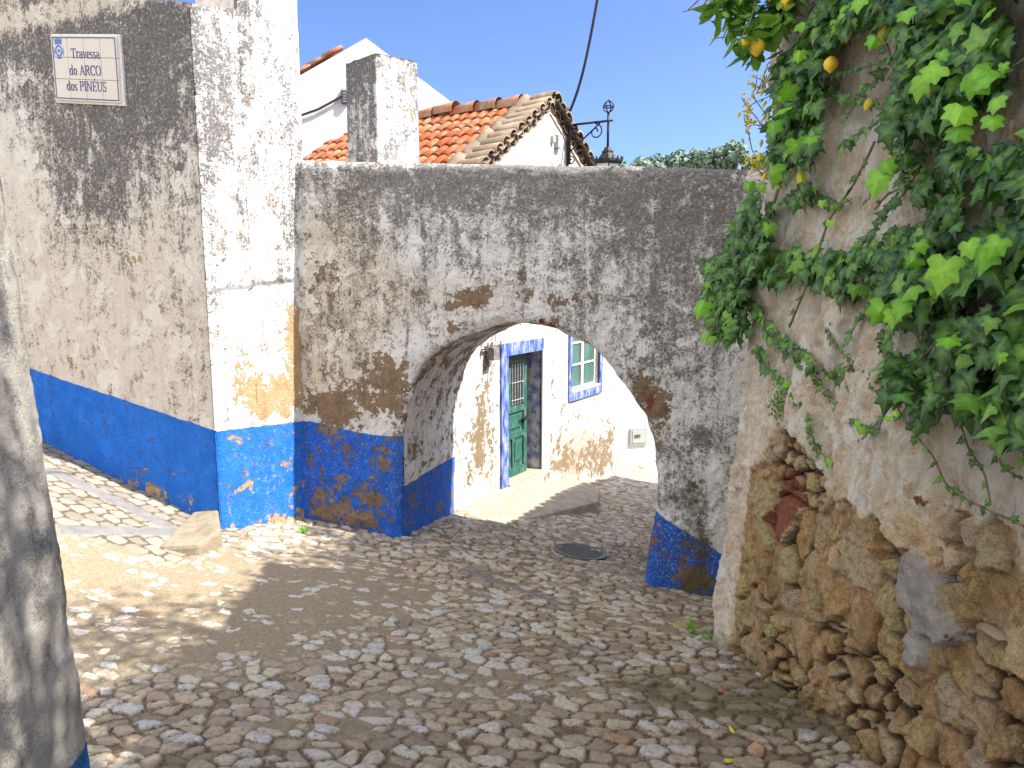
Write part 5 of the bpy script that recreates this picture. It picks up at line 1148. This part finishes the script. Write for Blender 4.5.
    adopt(leaf_mesh('leaves', leaf_mat('fern_leaf', [(.05, .12, .02), (.09, .20, .03), (.14, .26, .05)], .6, .3), P, rg.uniform(.015, .035, 150), OUTW + rg.normal(0, .6, (150, 3)), np.array([-.3, -.2, -.6]) + rg.normal(0, .6, (150, 3)), shape=OVAL), root)
    # 4 wispy yellowing creeper outlined against the sky
    st = []; P = []; S = []; N = []; T = []; rg = np.random.default_rng(8); root = thing('yellow_creeper', rpt(766, 150, .05), 'wispy creeper with tiny yellow leaves at the far edge of the rubble wall', 'creeper')
    base = [((768, 165), (752, 150), (744, 118)), ((770, 130), (757, 118), (742, 98)), ((770, 95), (760, 100), (748, 108)), ((768, 150), (758, 160), (752, 165)), ((772, 70), (762, 88), (758, 78)), ((766, 115), (752, 95), (757, 75)), ((768, 180), (760, 172), (750, 160)), ((770, 120), (752, 125), (746, 132)), ((772, 60), (765, 72), (757, 92))]
    for i, b in enumerate(base):
        C = [rpt(x, y, .05 + .06 * j) for j, (x, y) in enumerate(b)]; C = [C[0].lerp(C[1], .5) if 0 else C[0], C[0].lerp(C[1], .55) + Vector(rg.normal(0, .01, 3)), C[1], C[1].lerp(C[2], .5) + Vector(rg.normal(0, .012, 3)), C[2]]; st.append((C, .0035))
        for p in (C[1], C[2], C[3], C[4], C[4]):
            for _ in range(2): P.append(Vector(p) + Vector(rg.normal(0, .025, 3))); S.append(rg.uniform(.02, .05)); N.append(np.array([-.5, -.8, .3]) + rg.normal(0, .4, 3)); T.append(rg.normal(0, .6, 3) + np.array([0, 0, -.5]))
    for px, py, sz in [(760, 152, .075), (752, 118, .06), (749, 108, .05), (757, 161, .06), (752, 92, .05), (766, 172, .06), (768, 112, .06), (765, 88, .05), (785, 172, .10), (800, 170, .10), (792, 168, .08), (762, 139, .05), (775, 100, .06), (778, 60, .05), (888, 25, .10), (850, 28, .08), (870, 98, .06), (790, 176, .07)]:
        P.append(rpt(px, py, .12)); S.append(sz); N.append(np.array([-.4, -.9, .3])); T.append(np.array([rg.normal(0, .5), 0, -1.0]))
    adopt(leaf_mesh('leaves', L_YELLOW, P, S, N, T, shape=OVAL), root); mb = MB()
    for pts, r in st: mb.tube(pts, r, 4)
    adopt(mb.build('stem', BARK), root)
build_ivy()

# ------------------------------------------------------------------ lemon tree on the terrace behind the wall
def build_lemon_tree():
    rg = np.random.default_rng(77); b0 = Vector((2.55, 3.7, 2.36)); root = thing('lemon_tree', b0, 'lemon tree behind the rubble wall, yellow fruit on a drooping branch against the sky', 'tree')
    mb = MB(); top = Vector((2.45, 3.5, 3.0)); mb.tube([b0 - Vector((0, 0, .2)), b0.lerp(top, .5) + Vector((.03, 0, 0)), top], [.10, .075, .065], 9); 
    ends = []
    def limb(a, b, r0, r1, sag=.1):
        pts = [a.lerp(b, k / 6) + Vector((0, 0, sag * math.sin(math.pi * k / 6))) + Vector(rg.normal(0, .015, 3)) * (0 < k < 6) for k in range(7)]; mb.tube(pts, [r0 + (r1 - r0) * k / 6 for k in range(7)], 6); return pts
    P = []; S = []; N = []; T = []
    def spray(p, n, rad, sz=(.05, .11), down=.5):
        for _ in range(n):
            d = rg.normal(0, 1, 3); d /= np.linalg.norm(d); P.append(np.array(p) + d * rad * rg.random() ** .5); S.append(rg.uniform(*sz)); N.append(rg.normal(0, .5, 3) + np.array([-.3, -.2, .8])); T.append(d + np.array([0, 0, -down]))
    for k in range(30):
        a = rg.uniform(0, 2 * math.pi); e = top + Vector((math.cos(a) * rg.uniform(.3, 1.15), rg.uniform(-3.0, .35), rg.uniform(.15, 1.5)))
        e.x = max(e.x, 1.85 + .18 * rg.random()); 
        pts = limb(top, e, .03, .008, .15)
        for q in pts[3:]:
            spray(q + Vector(rg.normal(0, .12, 3)), 13, .22)
        spray(e, 22, .28)
    for k in range(34):
        e = Vector((rg.uniform(1.95, 2.9), rg.uniform(.3, 3.6), rg.uniform(2.45, 3.05))); limb(top if e.y > 2 else Vector((2.5, 1.2, 2.9)), e, .015, .005, .1); spray(e, 30, .30)
    low = Vector((2.5, 1.2, 2.4)); limb(low - Vector((0, 0, .1)), Vector((2.5, 1.2, 3.2)), .07, .05, 0)
    for k in range(21):
        e = Vector((rg.uniform(1.5, 2.9), rg.uniform(.2, 2.3), rg.uniform(3.1, 4.9))); pts = limb(Vector((2.5, 1.2, 3.1)), e, .022, .006, .12)
        for q in pts[4:]: spray(q, 10, .2)
        spray(e, 26, .26)
    # branch that droops over the coping into the picture
    def at(px, py, y): r = ray(px, py); return Vector(r * (y / r[1]))
    Y = 4.55; c0 = at(800, -60, Y + .1); pts = limb(top, c0, .03, .016, .25)
    tips = [(694, -2), (688, 10), (727, 22), (740, 40), (752, 52), (760, 30), (770, 12), (735, 5), (720, 3), (780, 25)]
    for i, (x, y) in enumerate(tips):
        e = at(x, y, Y + rg.normal(0, .08)); limb(c0, e, .010, .004, .08)
        n_ = 6 if x < 715 else 12
        if x < 710: continue
        for f in (.75, .9, 1.0):
            spray(c0.lerp(e, f), n_, .07, (.07, .14), 1.2)
    limb(c0, at(705, 2, Y), .008, .005, .03); limb(at(705, 2, Y), at(683, 12, Y), .006, .003, 0.0)
    adopt(mb.build('trunk', plain('lemon_bark', (.20, .17, .13), (.30, .27, .21), 20, .9, .2, .004), smooth=True), root)
    adopt(leaf_mesh('crown', L_LEMON, P, S, N, T, shape=OVAL), root)
    lem = plain('lemon_rind', (.80, .50, .03), (.86, .60, .06), 40, .45, .45, .002)
    for px, py, r in [(757, 47, .044), (746, 42, .034), (786, 3, .036), (831, 64, .036), (770, -8, .04)]:
        c = at(px, py, Y - .12) if px < 800 else rpt(px, py, .16); mb = MB(); prof = [(-1.25, .0), (-1.15, .16), (-.95, .42), (-.6, .80), (-.1, 1.0), (.4, .92), (.8, .58), (1.0, .22), (1.05, 0.0)]
        rings = [[mb.bm.verts.new(c + Vector((math.cos(a) * max(q, .01) * r, math.sin(a) * max(q, .01) * r, z * r))) for a in np.linspace(0, 2 * math.pi, 15)[:-1]] for z, q in prof]
        for u, v in zip(rings, rings[1:]):
            for k in range(14): mb.bm.faces.new((u[k], u[(k + 1) % 14], v[(k + 1) % 14], v[k]))
        adopt(mb.build('lemon', lem, smooth=True), root)
build_lemon_tree()

# ------------------------------------------------------------------ unseen shrub added along the terrace edge, to break up the lane's shade edge
def build_shrub():
    rg = np.random.default_rng(91); b0 = Vector((2.7, 5.5, 2.3)); root = thing('shade_shrub', b0, 'unseen shrub added above the far wall end to soften the lane shade', 'shrub')
    P = []; S = []; N = []; T = []; mb = MB()
    spots = [(rg.uniform(2.1, 2.6), rg.uniform(5.2, 6.4), rg.uniform(2.3, 2.7) + (.35 * rg.random() if k % 2 else 0)) for k in range(30)] + [(rg.uniform(1.9, 2.3), rg.uniform(3.9, 5.25), rg.uniform(2.4, 2.85)) for _ in range(18)]
    for q in spots:
        e = Vector(q); mid = b0.lerp(e, .6) + Vector(rg.normal(0, .06, 3)); mb.tube([b0 - Vector((0, 0, .1)), mid, e], [.02, .012, .005], 5)
        for _ in range(int(rg.integers(14, 34))):
            d = rg.normal(0, 1, 3); d /= np.linalg.norm(d); P.append(np.array(e) + d * .19 * rg.random() ** .5); S.append(rg.uniform(.05, .11)); N.append(rg.normal(0, .6, 3) + np.array([-.2, -.2, .7])); T.append(d)
    adopt(mb.build('stem', BARK, smooth=True), root); adopt(leaf_mesh('foliage', L_LEMON, P, S, N, T, shape=OVAL), root)
build_shrub()

# ------------------------------------------------------------------ weeds, fallen leaves
def build_weeds():
    m = leaf_mat('weed_leaf', [(.10, .26, .02), (.16, .38, .03), (.25, .46, .05)], .55, .3)
    spots = [(490, 489, .12, 60, 'bright green weed tuft at the house wall foot left of the green door'), (526, 476, .06, 22, 'small green weed sprouting beside the threshold of the green door'), (546, 478, .07, 26, 'little green weed at the white jamb right of the green door'), (612, 473, .10, 30, 'low green weed where the peeling house meets the bright white one'),
             (303, 535, .07, 26, 'tiny green weed in the corner between blue dado and arch wall'), (692, 634, .09, 36, 'green weeds at the far foot of the rubble wall'), (710, 642, .06, 20, 'small weed sprig against the rendered quoin of the rubble wall'), (597, 508, .05, 12, 'tiny weed at the end of the doorstep platform')]
    for i, (px, py, h, n, lab) in enumerate(spots):
        rg = np.random.default_rng(400 + i); g = ghit(px, py) + Vector((0, -.02, .03)); root = thing('weed', g, lab, 'weed', 'weeds in the street')
        d = rg.normal(0, 1, (n, 3)); d[:, 2] = np.abs(d[:, 2]) + .3; d /= np.linalg.norm(d, axis=1, keepdims=True)
        P = np.array(g) + d * rg.random((n, 1)) * h * np.array([1.0, .6, 1.1]); adopt(leaf_mesh('leaves', m, P, rg.uniform(.02, .045, n), rg.normal(0, .5, (n, 3)) + np.array([.2, -.6, .7]), d, shape=OVAL), root)
        mb = MB()
        for k in range(0, n, 6): mb.tube([g - Vector((0, 0, .03)), Vector(P[k])], .0025, 4)
        adopt(mb.build('stem', m), root)
    for i, (px, py, lab) in enumerate([(723, 764, 'fallen yellow leaf on the cobbles nearest the rubble wall foot'), (735, 737, 'fallen yellow leaf beside the pinkish loose stone'), (668, 716, 'fallen yellow leaf among the grey cobbles left of the loose stones')]):
        g = ghit(px, py) + Vector((0, 0, .022)); o = leaf_mesh('fallen_leaf', L_YELLOW, [g], [.05], [(.1 * i, -.3, 1)], [(math.cos(i * 2), math.sin(i * 2), 0)], shape=OVAL); tag(o, lab, 'leaf', 'fallen leaves', 'thing')
build_weeds()

# ------------------------------------------------------------------ wooded hill far off
def build_far_wood():
    n = 60; u, v = np.meshgrid(np.linspace(-1, 1, n), np.linspace(-1, 1, n), indexing='ij')
    X = 45 + u * 150; Y = 230 + v * 90; Z = -9 + 33 * np.exp(-(u * 1.5) ** 2 - (v * 1.3) ** 2)
    tag(mesh_from('hill', np.stack([X, Y, Z], -1), grid_quads(n, n), plain('hill_scrub', (.10, .12, .06), (.16, .15, .08), .2, .95, .1, 0)), None, None, kind='structure')
    rg = np.random.default_rng(9); P = []; S = []; N = []; T = []
    def crown(px, top, w_, y):
        r = ray(px, top); k = y / r[1]; c = Vector(r * k); R_ = w_ * y / F_PX / 2
        for _ in range(26):
            a = rg.normal(0, 1, 3); a /= np.linalg.norm(a); cc = np.array([c.x, c.y, c.z - R_ * .9]) + a * np.array([R_ * .75, R_ * .75, R_ * .7]); rr = R_ * rg.uniform(.25, .45)
            for _ in range(26):
                d = rg.normal(0, 1, 3); d /= np.linalg.norm(d); P.append(cc + d * rr); S.append(rg.uniform(.5, 1.1)); N.append(d + rg.normal(0, .3, 3)); T.append(rg.normal(0, 1, 3))
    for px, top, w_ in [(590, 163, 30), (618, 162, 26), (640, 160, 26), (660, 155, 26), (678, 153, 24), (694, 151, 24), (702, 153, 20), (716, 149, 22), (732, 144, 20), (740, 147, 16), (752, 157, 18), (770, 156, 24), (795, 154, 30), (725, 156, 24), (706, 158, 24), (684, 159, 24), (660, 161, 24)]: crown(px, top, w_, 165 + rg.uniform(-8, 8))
    o = leaf_mesh('distant_wood', leaf_mat('hazed_foliage', [(.10, .155, .13), (.14, .205, .165), (.19, .25, .20)], .8, .1, (.1, .2, .08)), P, S, N, T, shape=OVAL * np.array([2.0, 1])); tag(o, 'far off wood of pines, haze tinted blue green, on the hill above the arch wall', 'wood', kind='stuff')  # distance haze is put into the bluish leaf colour
build_far_wood()
